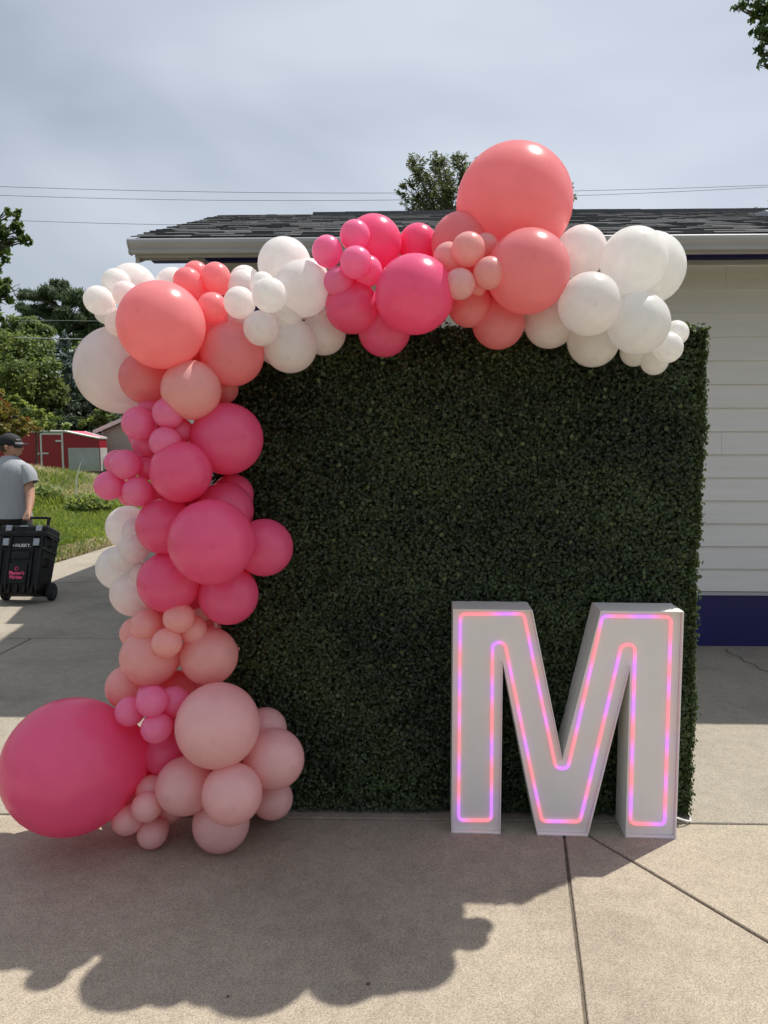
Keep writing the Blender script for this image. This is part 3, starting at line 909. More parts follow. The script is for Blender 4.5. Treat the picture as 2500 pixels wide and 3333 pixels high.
def balloon_mesh(key):
    prof = []
    n = 22
    for i in range(n + 1):
        a = math.pi * i / n
        r_, h = math.sin(a), math.cos(a)
        if h < -0.55:
            t = (-h - 0.55) / 0.45
            h -= 0.17 * t * t
            r_ *= 1 - 0.10 * t
            r_ = max(r_, 0.055)
        prof.append((max(r_, 0.0), h))
    prof[0] = (0.0, 1.0)
    prof += [(0.05, -1.20), (0.075, -1.215), (0.07, -1.245), (0.03, -1.26)]
    seg = 40
    v, f = [(0, 0, 1.0)], []
    for r_, h in prof[1:]:
        v += [(r_ * math.cos(2 * math.pi * k / seg), r_ * math.sin(2 * math.pi * k / seg), h) for k in range(seg)]
    for k in range(seg):
        f.append((0, 1 + k, 1 + (k + 1) % seg))
    for i in range(len(prof) - 2):
        for k in range(seg):
            k2 = (k + 1) % seg
            f.append((1 + i * seg + k, 1 + (i + 1) * seg + k, 1 + (i + 1) * seg + k2, 1 + i * seg + k2))
    last = 1 + (len(prof) - 2) * seg
    f.append(tuple(last + k for k in range(seg)))
    me = bpy.data.meshes.new('balloon_' + WORD[key].replace(' ', '_'))
    me.from_pydata(v, [], f)
    me.polygons.foreach_set('use_smooth', [True] * len(me.polygons))
    me.materials.append(LAT[key])
    return me


core = [Vector(p) for p in ((-0.70, 2.93, 0.16), (-0.72, 2.92, 0.6), (-0.76, 2.92, 1.1), (-0.80, 2.93, 1.55), (-0.78, 2.95, 1.85), (-0.5, 2.95, 1.96), (0.0, 2.94, 2.02), (0.45, 2.93, 2.05), (0.85, 2.92, 2.0), (1.10, 2.96, 1.90), (1.19, 3.0, 1.87))]
def core_point(p):
    best, bp = 1e9, None
    for a, b in zip(core[:-1], core[1:]):
        t = max(0, min(1, (p - a).dot(b - a) / (b - a).length_squared))
        q = a.lerp(b, t)
        d = (p - q).length
        if d < best:
            best, bp = d, q
    return bp
bmesh_by = {k: balloon_mesh(k) for k in LAT}
for key, x, y, z, r_ in BALLOONS:
    p = Vector((x, y, z))
    q = core_point(p)
    d = p - q
    d.y -= 0.05
    if d.length < 1e-4:
        d = Vector((0, -1, 0))
    o = bpy.data.objects.new('balloon', bmesh_by[key])
    COL.objects.link(o)
    o.parent = garland
    o.location = p - Vector((-0.65, 2.9, 0))
    o.rotation_mode = 'QUATERNION'
    o.rotation_quaternion = d.normalized().to_track_quat('Z', 'Y') @ Quaternion((0, 0, 1), random.uniform(0, 6.28))
    st = random.uniform(1.0, 1.075) if r_ < 0.2 else 1.0
    o.scale = (r_ * 1.0, r_ * 1.0, r_ * st)
    size = 'small' if r_ < 0.065 else ('large' if r_ > 0.125 else 'medium')
    o['label'] = '%s %s round balloon' % (size, WORD[key])
strip = MB().tube([c - Vector((-0.65, 2.9, 0)) for c in core[:-2]], 0.006, 6).build('decorating_strip', M['white_cord'], garland)

# ================================================================== LETTER M
MW, MH, MD, REC = 0.856, 0.880, 0.155, 0.026
letter = empty('marquee_letter', (0.181, 2.869, 0), (0, 0, math.atan2(2.848 - 2.869, 1.033 - 0.181)))
tag(letter, 'white freestanding marquee letter M edged with a pink and violet light strip', 'letter')
OUT = [(0, 0), (0, 1), (0.347, 1), (0.4915, 0.345), (0.643, 1), (1, 1), (1, 0), (0.777, 0), (0.777, 0.755), (0.611, 0), (0.386, 0), (0.2215, 0.768), (0.2215, 0)]
OUT = [(u * MW, w * MH) for u, w in OUT]
inner = inset(OUT[::-1], 0.004)[::-1]
n = len(OUT)
m = MB()
fo = [(x, 0.0, z) for x, z in OUT]; fi = [(x, 0.0, z) for x, z in inner]
bi = [(x, REC, z) for x, z in inner]; bo = [(x, MD, z) for x, z in OUT]
fo = [(x, y, z) for x, y, z in fo]
v = fo + fi + bi + bo
f = []
for i in range(n):
    j = (i + 1) % n
    f += [(i, j, n + j, n + i), (n + i, n + j, 2 * n + j, 2 * n + i), (i, 3 * n + i, 3 * n + j, j)]
m.add(v, f)
m.build('side_return', M['white_m'], letter)
def poly_face(pts, y, name):
    me = bpy.data.meshes.new(name)
    bm = bmesh.new()
    vs = [bm.verts.new((x, y, z)) for x, z in pts]
    fc = bm.faces.new(vs)
    bmesh.ops.triangulate(bm, faces=[fc], ngon_method='EAR_CLIP')
    ret = bmesh.ops.extrude_face_region(bm, geom=list(bm.faces))
    bmesh.ops.translate(bm, verts=[g for g in ret['geom'] if isinstance(g, bmesh.types.BMVert)], vec=(0, 0.004, 0))
    bm.to_mesh(me); bm.free()
    return finish(name, me, M['white_m'], letter)
poly_face(inset(OUT[::-1], 0.005)[::-1], REC - 0.006, 'face_panel')
poly_face(inset(OUT[::-1], 0.004)[::-1], MD - 0.006, 'back_panel')

# light strip round the face
TL, TR, BL, BR = Vector((140, 135)), Vector((1525, 163)), Vector((128, 1495)), Vector((1470, 1530))
def uv(px, py):
    u, w = 0.5, 0.5
    for _ in range(12):
        top, bot = TL.lerp(TR, u), BL.lerp(BR, u)
        w = (bot.y - py) / (bot.y - top.y)
        l_, r2 = BL.lerp(TL, w), BR.lerp(TR, w)
        u = (px - l_.x) / (r2.x - l_.x)
    return u * MW, w * MH
LED = [(173, 1430, 30), (185, 170, 30), (572, 172, 34), (763, 1108, 36), (835, 1108, 36), (1046, 190, 30), (1456, 198, 30), (1410, 1455, 30), (1207, 1450, 30), (1241, 360, 40), (1160, 360, 40), (906, 1438, 30), (678, 1435, 30), (456, 342, 40), (381, 342, 40), (372, 1430, 30)]
pts = []
nL = len(LED)
for i in range(nL):
    a, b, c = (Vector(LED[(i + k) % nL][:2]) for k in (-1, 0, 1))
    rr = LED[i][2]
    e1, e2 = (a - b), (c - b)
    half = e1.angle(e2) / 2
    t = min(rr / math.tan(half), e1.length * 0.48, e2.length * 0.48)
    rr = t * math.tan(half)
    s_, e_ = b + e1.normalized() * t, b + e2.normalized() * t
    cen = b + (e1.normalized() + e2.normalized()).normalized() * (rr / math.sin(half))
    a0 = math.atan2((s_ - cen).y, (s_ - cen).x)
    a1 = math.atan2((e_ - cen).y, (e_ - cen).x)
    da = (a1 - a0 + math.pi) % (2 * math.pi) - math.pi
    for k in range(9):
        aa = a0 + da * k / 8
        pts.append(cen + Vector((math.cos(aa), math.sin(aa))) * rr)
path = []
for i in range(len(pts)):
    a, b = pts[i], pts[(i + 1) % len(pts)]
    k = max(1, int((b - a).length / 14))
    path += [a.lerp(b, j / k) for j in range(k)]
P3 = [Vector((uv(p.x, p.y)[0], 0, uv(p.x, p.y)[1])) for p in path]
np_ = len(P3)
tint, s = [], 0.0
cut, val = 0.0, 0
vals = []
for i in range(np_):
    if s >= cut:
        val = 1 - val
        cut = s + (random.uniform(0.05, 0.16) if val == 0 else random.uniform(0.04, 0.12))
    vals.append(val)
    s += (P3[(i + 1) % np_] - P3[i]).length
vals = np.array(vals, float)
for _ in range(13):
    vals = (np.roll(vals, 1) + vals + np.roll(vals, -1)) / 3
HW = 0.0055
vv, ff, tt = [], [], []
for i in range(np_):
    t = (P3[(i + 1) % np_] - P3[i - 1]).normalized()
    nr = Vector((t.z, 0, -t.x))
    yb, yf = REC - 0.0061, REC - 0.017
    for (o, y) in ((-HW, yb), (-HW, yf + 0.003), (-HW * 0.6, yf), (HW * 0.6, yf), (HW, yf + 0.003), (HW, yb)):
        q = P3[i] + nr * o
        vv.append((q.x, y, q.z)); tt.append(vals[i])
for i in range(np_):
    j = (i + 1) % np_
    for k in range(5):
        a, b, c, d = i * 6 + k, i * 6 + k + 1, j * 6 + k + 1, j * 6 + k
        ff += [(a, b, c), (a, c, d)]
mm, nt, bs = new_mat('light_strip')
at = nt.nodes.new('ShaderNodeAttribute'); at.attribute_name = 'tint'
rp = ramp(nt, at.outputs['Fac'], [(0.10, (1.0, 0.23, 0.27)), (0.5, (0.92, 0.24, 0.62)), (0.90, (0.66, 0.21, 1.0))])
nt.links.new(rp.outputs['Color'], bs.inputs['Emission Color'])
bs.inputs['Emission Strength'].default_value = 0.72
bs.inputs['Base Color'].default_value = (0.25, 0.2, 0.22, 1)
bs.inputs['Roughness'].default_value = 0.4
np_mesh('light_strip', vv, ff, mm, letter, tt, smooth=False)

cord = MB().tube([(1.02, 2.98, 0.008), (1.045, 2.955, 0.030), (1.075, 2.945, 0.034), (1.105, 2.95, 0.022), (1.135, 2.97, 0.009), (1.15, 3.02, 0.006), (1.14, 3.12, 0.006), (1.20, 3.4, 0.006), (1.05, 3.9, 0.006), (0.7, 4.6, 0.006), (0.5, 5.55, 0.006)], 0.0036, 8).build('power_cord', M['white_cord'], smooth=True)
tag(cord, 'thin white power cord coming out from behind the letter by the hedge foot', 'cord')

# ================================================================== PERSON
def skin_mesh(name, verts, edges, radii, mat, parent, root=0, subdiv=2):
    me = bpy.data.meshes.new(name + '_skeleton')
    me.from_pydata(verts, edges, [])
    ob = bpy.data.objects.new(name + '_skeleton', me)
    COL.objects.link(ob)
    md = ob.modifiers.new('skin', 'SKIN')
    md.use_smooth_shade = True
    lay = me.skin_vertices[0] if len(me.skin_vertices) else None
    if lay is None:
        bpy.context.view_layer.objects.active = ob
        bpy.ops.mesh.customdata_skin_add()
        lay = me.skin_vertices[0]
    for i, r_ in enumerate(radii):
        lay.data[i].radius = (r_, r_) if not isinstance(r_, tuple) else r_
        lay.data[i].use_root = (i == root)
    sb = ob.modifiers.new('sub', 'SUBSURF')
    sb.levels = subdiv
    sb.render_levels = subdiv
    dg = bpy.context.evaluated_depsgraph_get()
    dg.update()
    ev = ob.evaluated_get(dg)
    nm = bpy.data.meshes.new_from_object(ev)
    nm.name = name
    bpy.data.objects.remove(ob)
    bpy.data.meshes.remove(me)
    nm.materials.clear()
    nm.materials.append(mat)
    nm.polygons.foreach_set('use_smooth', [True] * len(nm.polygons))
    o = bpy.data.objects.new(name, nm)
    COL.objects.link(o)
    o.parent = parent
    return o


PX, PY = -4.005, 7.70
person = empty('person', (PX, PY, 0))
tag(person, 'man in black cap, sunglasses and grey t-shirt pulling a wheeled tool case', 'person')
V, E, RR = [], [], []
def vert(p, r_, prev=None):
    V.append(p); RR.append(r_)
    if prev is not None:
        E.append((prev, len(V) - 1))
    return len(V) - 1
hip = vert((0, 0, 0.84), (0.145, 0.11))
waist = vert((0, -0.005, 0.98), (0.14, 0.10), hip)
chest = vert((0, 0.0, 1.16), (0.16, 0.11), waist)
upper = vert((0, -0.005, 1.29), (0.12, 0.085), chest)
neck = vert((0.002, 0.005, 1.365), 0.058, upper)
neck2 = vert((0.008, 0.012, 1.405), 0.056, neck)
neck3 = vert((0.002, 0.012, 1.45), 0.056, neck2)
hand_w = Vector((-3.745, 7.488, 0.763)) - Vector((PX, PY, 0))
for s in (1, -1):
    sh = vert((s * 0.150, -0.01, 1.262), 0.050, upper)
    if s == 1:
        el = vert((0.212, -0.040, 1.05), 0.050, sh)
        fa = vert((0.235, -0.085, 0.95), 0.048, el)
        wr = vert((hand_w.x + 0.004, hand_w.y + 0.03, 0.835), 0.027, fa)
        pm_ = vert((hand_w.x, hand_w.y + 0.012, 0.795), (0.040, 0.020), wr)
        RIGHT_PALM = pm_
    else:
        el = vert((-0.25, 0.02, 1.05), 0.044, sh)
        fa = vert((-0.26, 0.06, 0.95), 0.042, el)
        wr = vert((-0.255, 0.12, 0.83), 0.027, fa)
        pm_ = vert((-0.25, 0.135, 0.78), (0.020, 0.038), wr)
        LEFT_PALM = pm_
    th = vert((s * 0.085, 0.0, 0.76), 0.088, hip)
    if s == 1:
        kn = vert((0.10, 0.05, 0.44), 0.058, th)
        ca = vert((0.10, 0.0, 0.28), 0.055, kn)
        an = vert((0.10, -0.10, 0.10), 0.038, ca)
        vert((0.11, 0.06, 0.045), 0.035, an)
    else:
        kn = vert((-0.10, 0.16, 0.44), 0.058, th)
        ca = vert((-0.10, 0.18, 0.28), 0.055, kn)
        an = vert((-0.10, 0.20, 0.09), 0.038, ca)
        vert((-0.11, 0.34, 0.045), 0.035, an)
hx, hy, hz = hand_w
for k in range(4):
    fx = hx - 0.030 + 0.020 * k
    a = vert((fx, hy - 0.012, hz + 0.026), 0.0095, RIGHT_PALM)
    b = vert((fx, hy - 0.026, hz + 0.002), 0.0092, a)
    c = vert((fx, hy - 0.014, hz - 0.024 - 0.002 * (k in (1, 2))), 0.0086, b)
    vert((fx, hy + 0.008, hz - 0.024), 0.0080, c)
a = vert((hx - 0.040, hy + 0.022, hz + 0.022), 0.011, RIGHT_PALM)
vert((hx - 0.030, hy + 0.026, hz - 0.006), 0.0095, a)
for k in range(4):
    a = vert((-0.25, 0.125 + 0.017 * k - 0.02, 0.735), 0.0095, LEFT_PALM)
    b = vert((-0.242, 0.125 + 0.017 * k - 0.022, 0.705 - 0.005 * (k in (1, 2))), 0.009, a)
    vert((-0.228, 0.122 + 0.017 * k - 0.022, 0.685), 0.0085, b)
a = vert((-0.232, 0.165, 0.76), 0.011, LEFT_PALM)
vert((-0.225, 0.18, 0.73), 0.0095, a)
body_o = skin_mesh('body', V, E, RR, M['skin'], person, root=0, subdiv=2)

HEAD = [(1.378, -0.010, 0.060, 0.026), (1.388, -0.030, 0.084, 0.042), (1.402, -0.052, 0.098, 0.054), (1.425, -0.074, 0.104, 0.065), (1.448, -0.088, 0.104, 0.073), (1.470, -0.097, 0.103, 0.078), (1.490, -0.101, 0.100, 0.080), (1.508, -0.103, 0.106, 0.081), (1.535, -0.101, 0.103, 0.079), (1.560, -0.092, 0.091, 0.072), (1.583, -0.070, 0.066, 0.055), (1.598, -0.032, 0.030, 0.026)]
YAW = R(14)
def head_xy(z, a, grow=0.0):
    for k in range(len(HEAD) - 1):
        if HEAD[k][0] <= z <= HEAD[k + 1][0]:
            t = (z - HEAD[k][0]) / (HEAD[k + 1][0] - HEAD[k][0])
            b_, f_, w_ = (HEAD[k][q] * (1 - t) + HEAD[k + 1][q] * t for q in (1, 2, 3))
            break
    cx, rx = (b_ + f_) / 2, (f_ - b_) / 2 + grow
    w_ += grow
    ca, sa = math.cos(a), math.sin(a)
    x = cx + rx * math.copysign(abs(ca) ** 0.9, ca)
    y = w_ * math.copysign(abs(sa) ** 0.9, sa)
    return x * math.cos(YAW) - y * math.sin(YAW), 0.014 + x * math.sin(YAW) + y * math.cos(YAW)
def yawp(x, y, z):
    return (x * math.cos(YAW) - y * math.sin(YAW), 0.014 + x * math.sin(YAW) + y * math.cos(YAW), z)
hm = MB()
hm.loft([[(*head_xy(z, 2 * math.pi * k / 28), z) for k in range(28)] for z in [h[0] for h in HEAD]])
hm.tube([yawp(0.094, 0, 1.494), yawp(0.110, 0, 1.474), yawp(0.121, 0, 1.456), yawp(0.108, 0, 1.446)], [0.010, 0.012, 0.0135, 0.010], 10)
for dz, rr_ in ((1.428, 0.0085), (1.417, 0.0095)):
    hm.tube([yawp(0.094, -0.024, dz), yawp(0.102, 0, dz), yawp(0.094, 0.024, dz)], [0.004, rr_, 0.004], 8)
for s in (-1, 1):
    hm.tube([yawp(-0.012, s * 0.078, 1.445), yawp(-0.006, s * 0.086, 1.462), yawp(-0.012, s * 0.089, 1.480), yawp(-0.022, s * 0.082, 1.492)], [0.009, 0.014, 0.016, 0.010], 8)
hme = bpy.data.meshes.new('head_tmp')
hme.from_pydata(hm.v, [], hm.f)
bmj = bmesh.new()
bmj.from_mesh(body_o.data)
bmj.from_mesh(hme)
bmesh.ops.recalc_face_normals(bmj, faces=bmj.faces)
bmj.to_mesh(body_o.data)
bmj.free()
bpy.data.meshes.remove(hme)
rmd = body_o.modifiers.new('remesh', 'REMESH')
rmd.mode = 'VOXEL'
rmd.voxel_size = 0.006
rmd.use_smooth_shade = True
smd = body_o.modifiers.new('smooth', 'SMOOTH')
smd.factor = 0.5
smd.iterations = 3
dg = bpy.context.evaluated_depsgraph_get()
dg.update()
one = bpy.data.meshes.new_from_object(body_o.evaluated_get(dg))
body_o.modifiers.clear()
body_o.data = one
one.name = 'body'
if not one.materials:
    one.materials.append(M['skin'])


def ring(cx, cy_, cz, rx, ry, seg=28, wob=0.0, ph=0.0, tilt=0.0):
    out = []
    for k in range(seg):
        a = 2 * math.pi * k / seg
        q = 1 + wob * math.sin(5 * a + ph) + wob * 0.6 * math.sin(9 * a - ph * 1.7)
        x, y = rx * q * math.cos(a), ry * q * math.sin(a)
        out.append((cx + x, cy_ + y, cz + tilt * x))
    return out
sh_ = MB()
tor = [(0.755, 0.195, 0.150), (0.78, 0.197, 0.150), (0.86, 0.190, 0.145), (0.96, 0.182, 0.138), (1.06, 0.188, 0.142), (1.15, 0.198, 0.145), (1.23, 0.205, 0.140), (1.285, 0.188, 0.124), (1.318, 0.155, 0.105), (1.345, 0.112, 0.085), (1.372, 0.080, 0.074), (1.385, 0.072, 0.070)]
sh_.loft([ring(0, -0.005, zz, a, b, wob=0.028 * (1.3 - zz) + 0.004, ph=zz * 9) for zz, a, b in tor], cap=False)
for s in (1, -1):
    rings = []
    for t in range(7):
        u = t / 6
        c0 = Vector((s * 0.125, -0.008, 1.275)); c1 = Vector((s * 0.212, -0.028 if s == 1 else 0.0, 1.105))
        c = c0.lerp(c1, u) + Vector((s * 0.022 * math.sin(u * math.pi), 0, 0.012 * math.sin(u * math.pi)))
        dr = (c1 - c0).normalized()
        sx = dr.orthogonal().normalized(); sy = dr.cross(sx)
        rd = 0.074 + 0.006 * u
        rings.append([tuple(c + (sx * math.cos(2 * math.pi * k / 18) + sy * math.sin(2 * math.pi * k / 18)) * rd * (1 + 0.03 * math.sin(3 * 2 * math.pi * k / 18 + u * 5))) for k in range(18)])
    sh_.loft(rings, cap=False)
shirt = sh_.build('t_shirt', M['shirt'], person, smooth=True, sharp=180)
pn = MB()
pn.loft([ring(0, 0, zz, a, b, wob=0.01) for zz, a, b in ((0.70, 0.175, 0.135), (0.76, 0.186, 0.143), (0.84, 0.178, 0.137), (0.90, 0.168, 0.128))], cap=True)
for s, leg in ((1, [(0.088, 0.0, 0.78, 0.105), (0.095, 0.025, 0.6, 0.095), (0.10, 0.05, 0.44, 0.082), (0.10, 0.0, 0.26, 0.078), (0.10, -0.08, 0.09, 0.07)]), (-1, [(-0.088, 0.0, 0.78, 0.105), (-0.095, 0.08, 0.6, 0.095), (-0.10, 0.16, 0.44, 0.082), (-0.10, 0.18, 0.26, 0.078), (-0.10, 0.20, 0.08, 0.07)])):
    pn.loft([ring(x, y, zz, r_, r_, 18, 0.02, zz * 7) for x, y, zz, r_ in leg])
pn.build('trousers', M['pants'], person, smooth=True, sharp=180)
for x, y in ((0.105, -0.03), (-0.105, 0.26)):
    sm = MB()
    sm.loft([[(x + 0.052 * w * math.cos(a), y + d + 0.02 * math.sin(a), 0.004 + h * (0.5 + 0.5 * math.sin(a)) * 2 * 0.5) for a in [2 * math.pi * k / 14 for k in range(14)]] for d, w, h in ((-0.12, 0.7, 0.075), (-0.08, 0.9, 0.10), (0.0, 0.95, 0.10), (0.08, 1.0, 0.07), (0.14, 0.85, 0.05), (0.16, 0.5, 0.035))])
    sm.build('shoe', M['black_rubber'], person, smooth=True, sharp=180)
# cap with brim, band cord and small front patch; hair; sunglasses
cp_ = MB()
cz_ = [(1.497, 0.007), (1.520, 0.009), (1.545, 0.010), (1.568, 0.011), (1.585, 0.013), (1.597, 0.016)]
rings = []
for z, gr in cz_:
    rings.append([(*head_xy(z, 2 * math.pi * k / 32, gr), z + 0.006 - 0.010 * (1 - math.cos(2 * math.pi * k / 32)) * (1.60 - z) * 8) for k in range(32)])
c_top = yawp(-0.005, 0, 1.618)
rings.append([(c_top[0] + 0.02 * math.cos(2 * math.pi * k / 32), c_top[1] + 0.016 * math.sin(2 * math.pi * k / 32), 1.616) for k in range(32)])
cp_.loft(rings, cap=True)
hat = cp_.build('cap', M['cap'], person, smooth=True, sharp=180)
pi_, po_ = [], []
nn_ = 17
for k in range(nn_):
    a = -1.25 + 2.5 * k / (nn_ - 1)
    pi_.append((0.108 * math.cos(a), 0.086 * math.sin(a)))
    ext = 0.072 * max(0.0, math.cos(a * 1.22)) ** 0.55
    po_.append((0.108 * math.cos(a) + ext, 0.084 * math.sin(a)))
br = MB()
pts_b = []
for dz in (0.0, 0.005):
    pts_b += [yawp(x, y, 1.503 + dz) for x, y in pi_] + [yawp(x, y, 1.503 + dz - 2.2 * y * y) for x, y in po_]
fcs = []
for k in range(nn_ - 1):
    fcs += [(k, k + 1, nn_ + k + 1, nn_ + k), (2 * nn_ + k, 3 * nn_ + k, 3 * nn_ + k + 1, 2 * nn_ + k + 1), (nn_ + k, nn_ + k + 1, 3 * nn_ + k + 1, 3 * nn_ + k)]
br.add(pts_b, fcs)
br.build('brim', M['cap_brim'], hat, smooth=True)
MB().tube([yawp(0.116 * math.cos(a) + 0.004, 0.092 * math.sin(a), 1.5125) for a in [-1.0 + 2.0 * k / 12 for k in range(13)]], 0.0042, 6).build('band_cord', M['print_white'], hat, smooth=True)
MB().add([(*head_xy(z, a, 0.0135), z) for z in (1.545, 1.572) for a in (-0.75, -0.35)] + [(*head_xy(z, a, 0.006), z) for z in (1.545, 1.572) for a in (-0.75, -0.35)], [(0, 1, 3, 2), (4, 6, 7, 5), (0, 4, 5, 1), (2, 3, 7, 6), (0, 2, 6, 4), (1, 5, 7, 3)]).build('cap_patch', M['print_white'], hat)
def shell(z0, z1, a0, a1, g0, g1, nz, na):
    m_ = MB()
    for gi in (g0, g1):
        m_.v += [(*head_xy(z0 + (z1 - z0) * i / nz, a0 + (a1 - a0) * k / na, gi), z0 + (z1 - z0) * i / nz) for i in range(nz + 1) for k in range(na + 1)]
    w_ = na + 1
    o_ = (nz + 1) * w_
    for i in range(nz):
        for k in range(na):
            q = (i * w_ + k, i * w_ + k + 1, (i + 1) * w_ + k + 1, (i + 1) * w_ + k)
            m_.f += [q, tuple(o_ + e for e in q[::-1])]
    for k in range(na):
        m_.f += [(k, o_ + k, o_ + k + 1, k + 1), (nz * w_ + k, nz * w_ + k + 1, o_ + nz * w_ + k + 1, o_ + nz * w_ + k)]
    for i in range(nz):
        m_.f += [(i * w_, (i + 1) * w_, o_ + (i + 1) * w_, o_ + i * w_), (i * w_ + na, o_ + i * w_ + na, o_ + (i + 1) * w_ + na, (i + 1) * w_ + na)]
    return m_
shell(1.425, 1.500, 1.95, 2 * math.pi - 1.95, 0.001, 0.0055, 4, 16).build('hair', M['hair'], person, smooth=True, sharp=50)
gl = shell(1.466, 1.496, -1.12, -0.12, 0.003, 0.012, 3, 8)
g2 = shell(1.466, 1.496, 0.12, 1.12, 0.003, 0.012, 3, 8)
gl.add(g2.v, g2.f)
g3 = shell(1.484, 1.494, -1.75, -1.121, 0.003, 0.008, 1, 4)
gl.add(g3.v, g3.f)
g4 = shell(1.486, 1.494, -0.119, 0.119, 0.004, 0.010, 1, 2)
gl.add(g4.v, g4.f)
gl.build('sunglasses', M['lens'], person, smooth=True, sharp=40)

# ================================================================== TOOL CASE
TILT = R(20)
case = empty('wheeled_tool_case', (-3.630, 7.23, 0.0), (0, 0, 0))
tag(case, 'black wheeled plastic tool case with grey latches tipped towards the man', 'tool case')
inner_t = Matrix.Translation((0, 0, 0.035)) @ Matrix.Rotation(-TILT, 4, 'X')
def cpart(m, name, mat, parent=None, **kw):
    o = m.build(name, mat, parent or case, **kw)
    o.data.transform(inner_t)
    return o
W0, W1, DP = 0.192, 0.226, 0.26
def wx(z): return W0 + (W1 - W0) * min(1, z / 0.60)
body = MB()
body.loft([[(-wx(z) + e, -DP + g, z), (wx(z) - e, -DP + g, z), (wx(z) - e, 0.0, z), (-wx(z) + e, 0.0, z)] for z, e, g in ((0.0, 0.02, 0.03), (0.05, 0.0, 0.012), (0.40, 0.0, 0.0), (0.405, -0.008, -0.008), (0.425, -0.008, -0.008), (0.43, 0.0, 0.0), (0.535, 0.0, 0.0))])
shell = cpart(body, 'case_body', M['black_plastic'], bevel=0.008)
lid = MB()
lid.loft([[(-wx(z) - e, -DP - e, z), (wx(z) + e, -DP - e, z), (wx(z) + e, 0.0, z), (-wx(z) - e, 0.0, z)] for z, e in ((0.538, 0.010), (0.575, 0.012), (0.58, 0.004), (0.63, 0.004), (0.65, -0.012))])
lid_o = cpart(lid, 'lid', M['black_plastic'], bevel=0.007)
for x0, x1 in ((-0.200, -0.175), (-0.118, -0.102), (0.102, 0.118), (0.175, 0.200)):
    cpart(MB().box(x0, x1, -DP - 0.016, -DP + 0.004, 0.03, 0.535), 'rib', M['black_plastic'], shell, bevel=0.004)
cpart(MB().box(-0.098, 0.080, -DP - 0.010, -DP + 0.004, 0.085, 0.275), 'sign_panel', M['black_plastic'], shell, bevel=0.004)
cpart(MB().box(-0.090, 0.090, -DP - 0.012, -DP + 0.004, 0.32, 0.385), 'front_recess_frame', M['black_plastic'], shell, bevel=0.004)
for k in range(5):
    x0 = -0.155 + 0.072 * k
    cpart(MB().box(x0, x0 + 0.02, -DP - 0.006, -DP + 0.03, 0.0, 0.075), 'bottom_rib', M['black_plastic'], shell, bevel=0.004)
for zc, zz in ((0.475, 0.07), (0.61, 0.055)):
    for xc in (-0.145, 0.145):
        dx = 0.01 if zc > 0.55 else 0
        cpart(MB().box(xc - 0.026 + dx, xc + 0.026 + dx, -DP - 0.040, -DP - 0.014, zc - zz / 2, zc + zz / 2), 'latch', M['latch'], bevel=0.006)
cpart(MB().box(-0.035, 0.035, -DP - 0.02, -DP + 0.0, 0.628, 0.640), 'lid_grip', M['latch'], lid_o, bevel=0.003)
for s in (-1, 1):
    for zc in (0.50, 0.30):
        gm = MB().tube([(s * (wx(zc) - 0.003), -0.19, zc + 0.045), (s * (wx(zc) + 0.030), -0.19, zc + 0.035), (s * (wx(zc) + 0.030), -0.19, zc - 0.035), (s * (wx(zc) - 0.003), -0.19, zc - 0.045)], 0.012, 8)
        gm.tube([(s * (wx(zc) + 0.028), -0.19, zc + 0.03), (s * (wx(zc) + 0.028), -0.08, zc + 0.03)], 0.010, 8)
        cpart(gm, 'side_grip', M['black_plastic'], smooth=True)
    wm = MB().lathe([(0.0, -0.026), (0.074, -0.026), (0.084, -0.018), (0.086, 0.0), (0.084, 0.018), (0.074, 0.026), (0.0, 0.026)], 28, 'x', (s * 0.222, 0.0, 0.086))
    wo = wm.build('wheel', M['black_rubber'], case, smooth=True, sharp=35)
    hub = MB().lathe([(0.0, -0.031), (0.014, -0.031), (0.016, -0.028), (0.05, -0.0275), (0.052, 0.0275), (0.016, 0.028), (0.014, 0.031), (0.0, 0.031)], 20, 'x', (s * 0.222, 0.0, 0.086))
    for k in range(6):
        a = math.pi * k / 3
        hub.tube([(s * 0.222 + s * 0.030, 0.015 * math.cos(a), 0.086 + 0.015 * math.sin(a)), (s * 0.222 + s * 0.030, 0.06 * math.cos(a), 0.086 + 0.06 * math.sin(a))], 0.006, 6)
    hub.build('hub', M['cap_brim'], wo, smooth=True)
hd = MB()
for xx, wd in ((-0.125, 0.030), (0.112, 0.018)):
    hd.box(xx - wd, xx + wd * 0.4, -0.030, -0.006, 0.60, 0.775)
hd.tube([(-0.15, -0.016, 0.775), (-0.10, -0.016, 0.782), (0.09, -0.016, 0.782), (0.125, -0.016, 0.775)], 0.0135, 10)
cpart(hd, 'pull_handle', M['black_plastic'], bevel=0.003)


def text_part(txt, size, loc_fn, mat, name, parent, bold=0.0, shear=0.0, spacing=1.0, extr=0.0015):
    cu = bpy.data.curves.new('lettering', 'FONT')
    cu.body = txt
    cu.size = size
    cu.extrude = extr
    cu.offset = bold
    cu.shear = shear
    cu.space_character = spacing
    cu.align_x = 'CENTER'
    cu.align_y = 'CENTER'
    ob = bpy.data.objects.new('lettering', cu)
    COL.objects.link(ob)
    dg = bpy.context.evaluated_depsgraph_get()
    dg.update()
    me = bpy.data.meshes.new_from_object(ob.evaluated_get(dg))
    bpy.data.objects.remove(ob)
    me.transform(Matrix.Rotation(math.pi / 2, 4, 'X'))
    me.transform(loc_fn)
    me.name = name
    me.materials.clear()
    me.materials.append(mat)
    o = bpy.data.objects.new(name, me)
    COL.objects.link(o)
    o.parent = parent
    return o


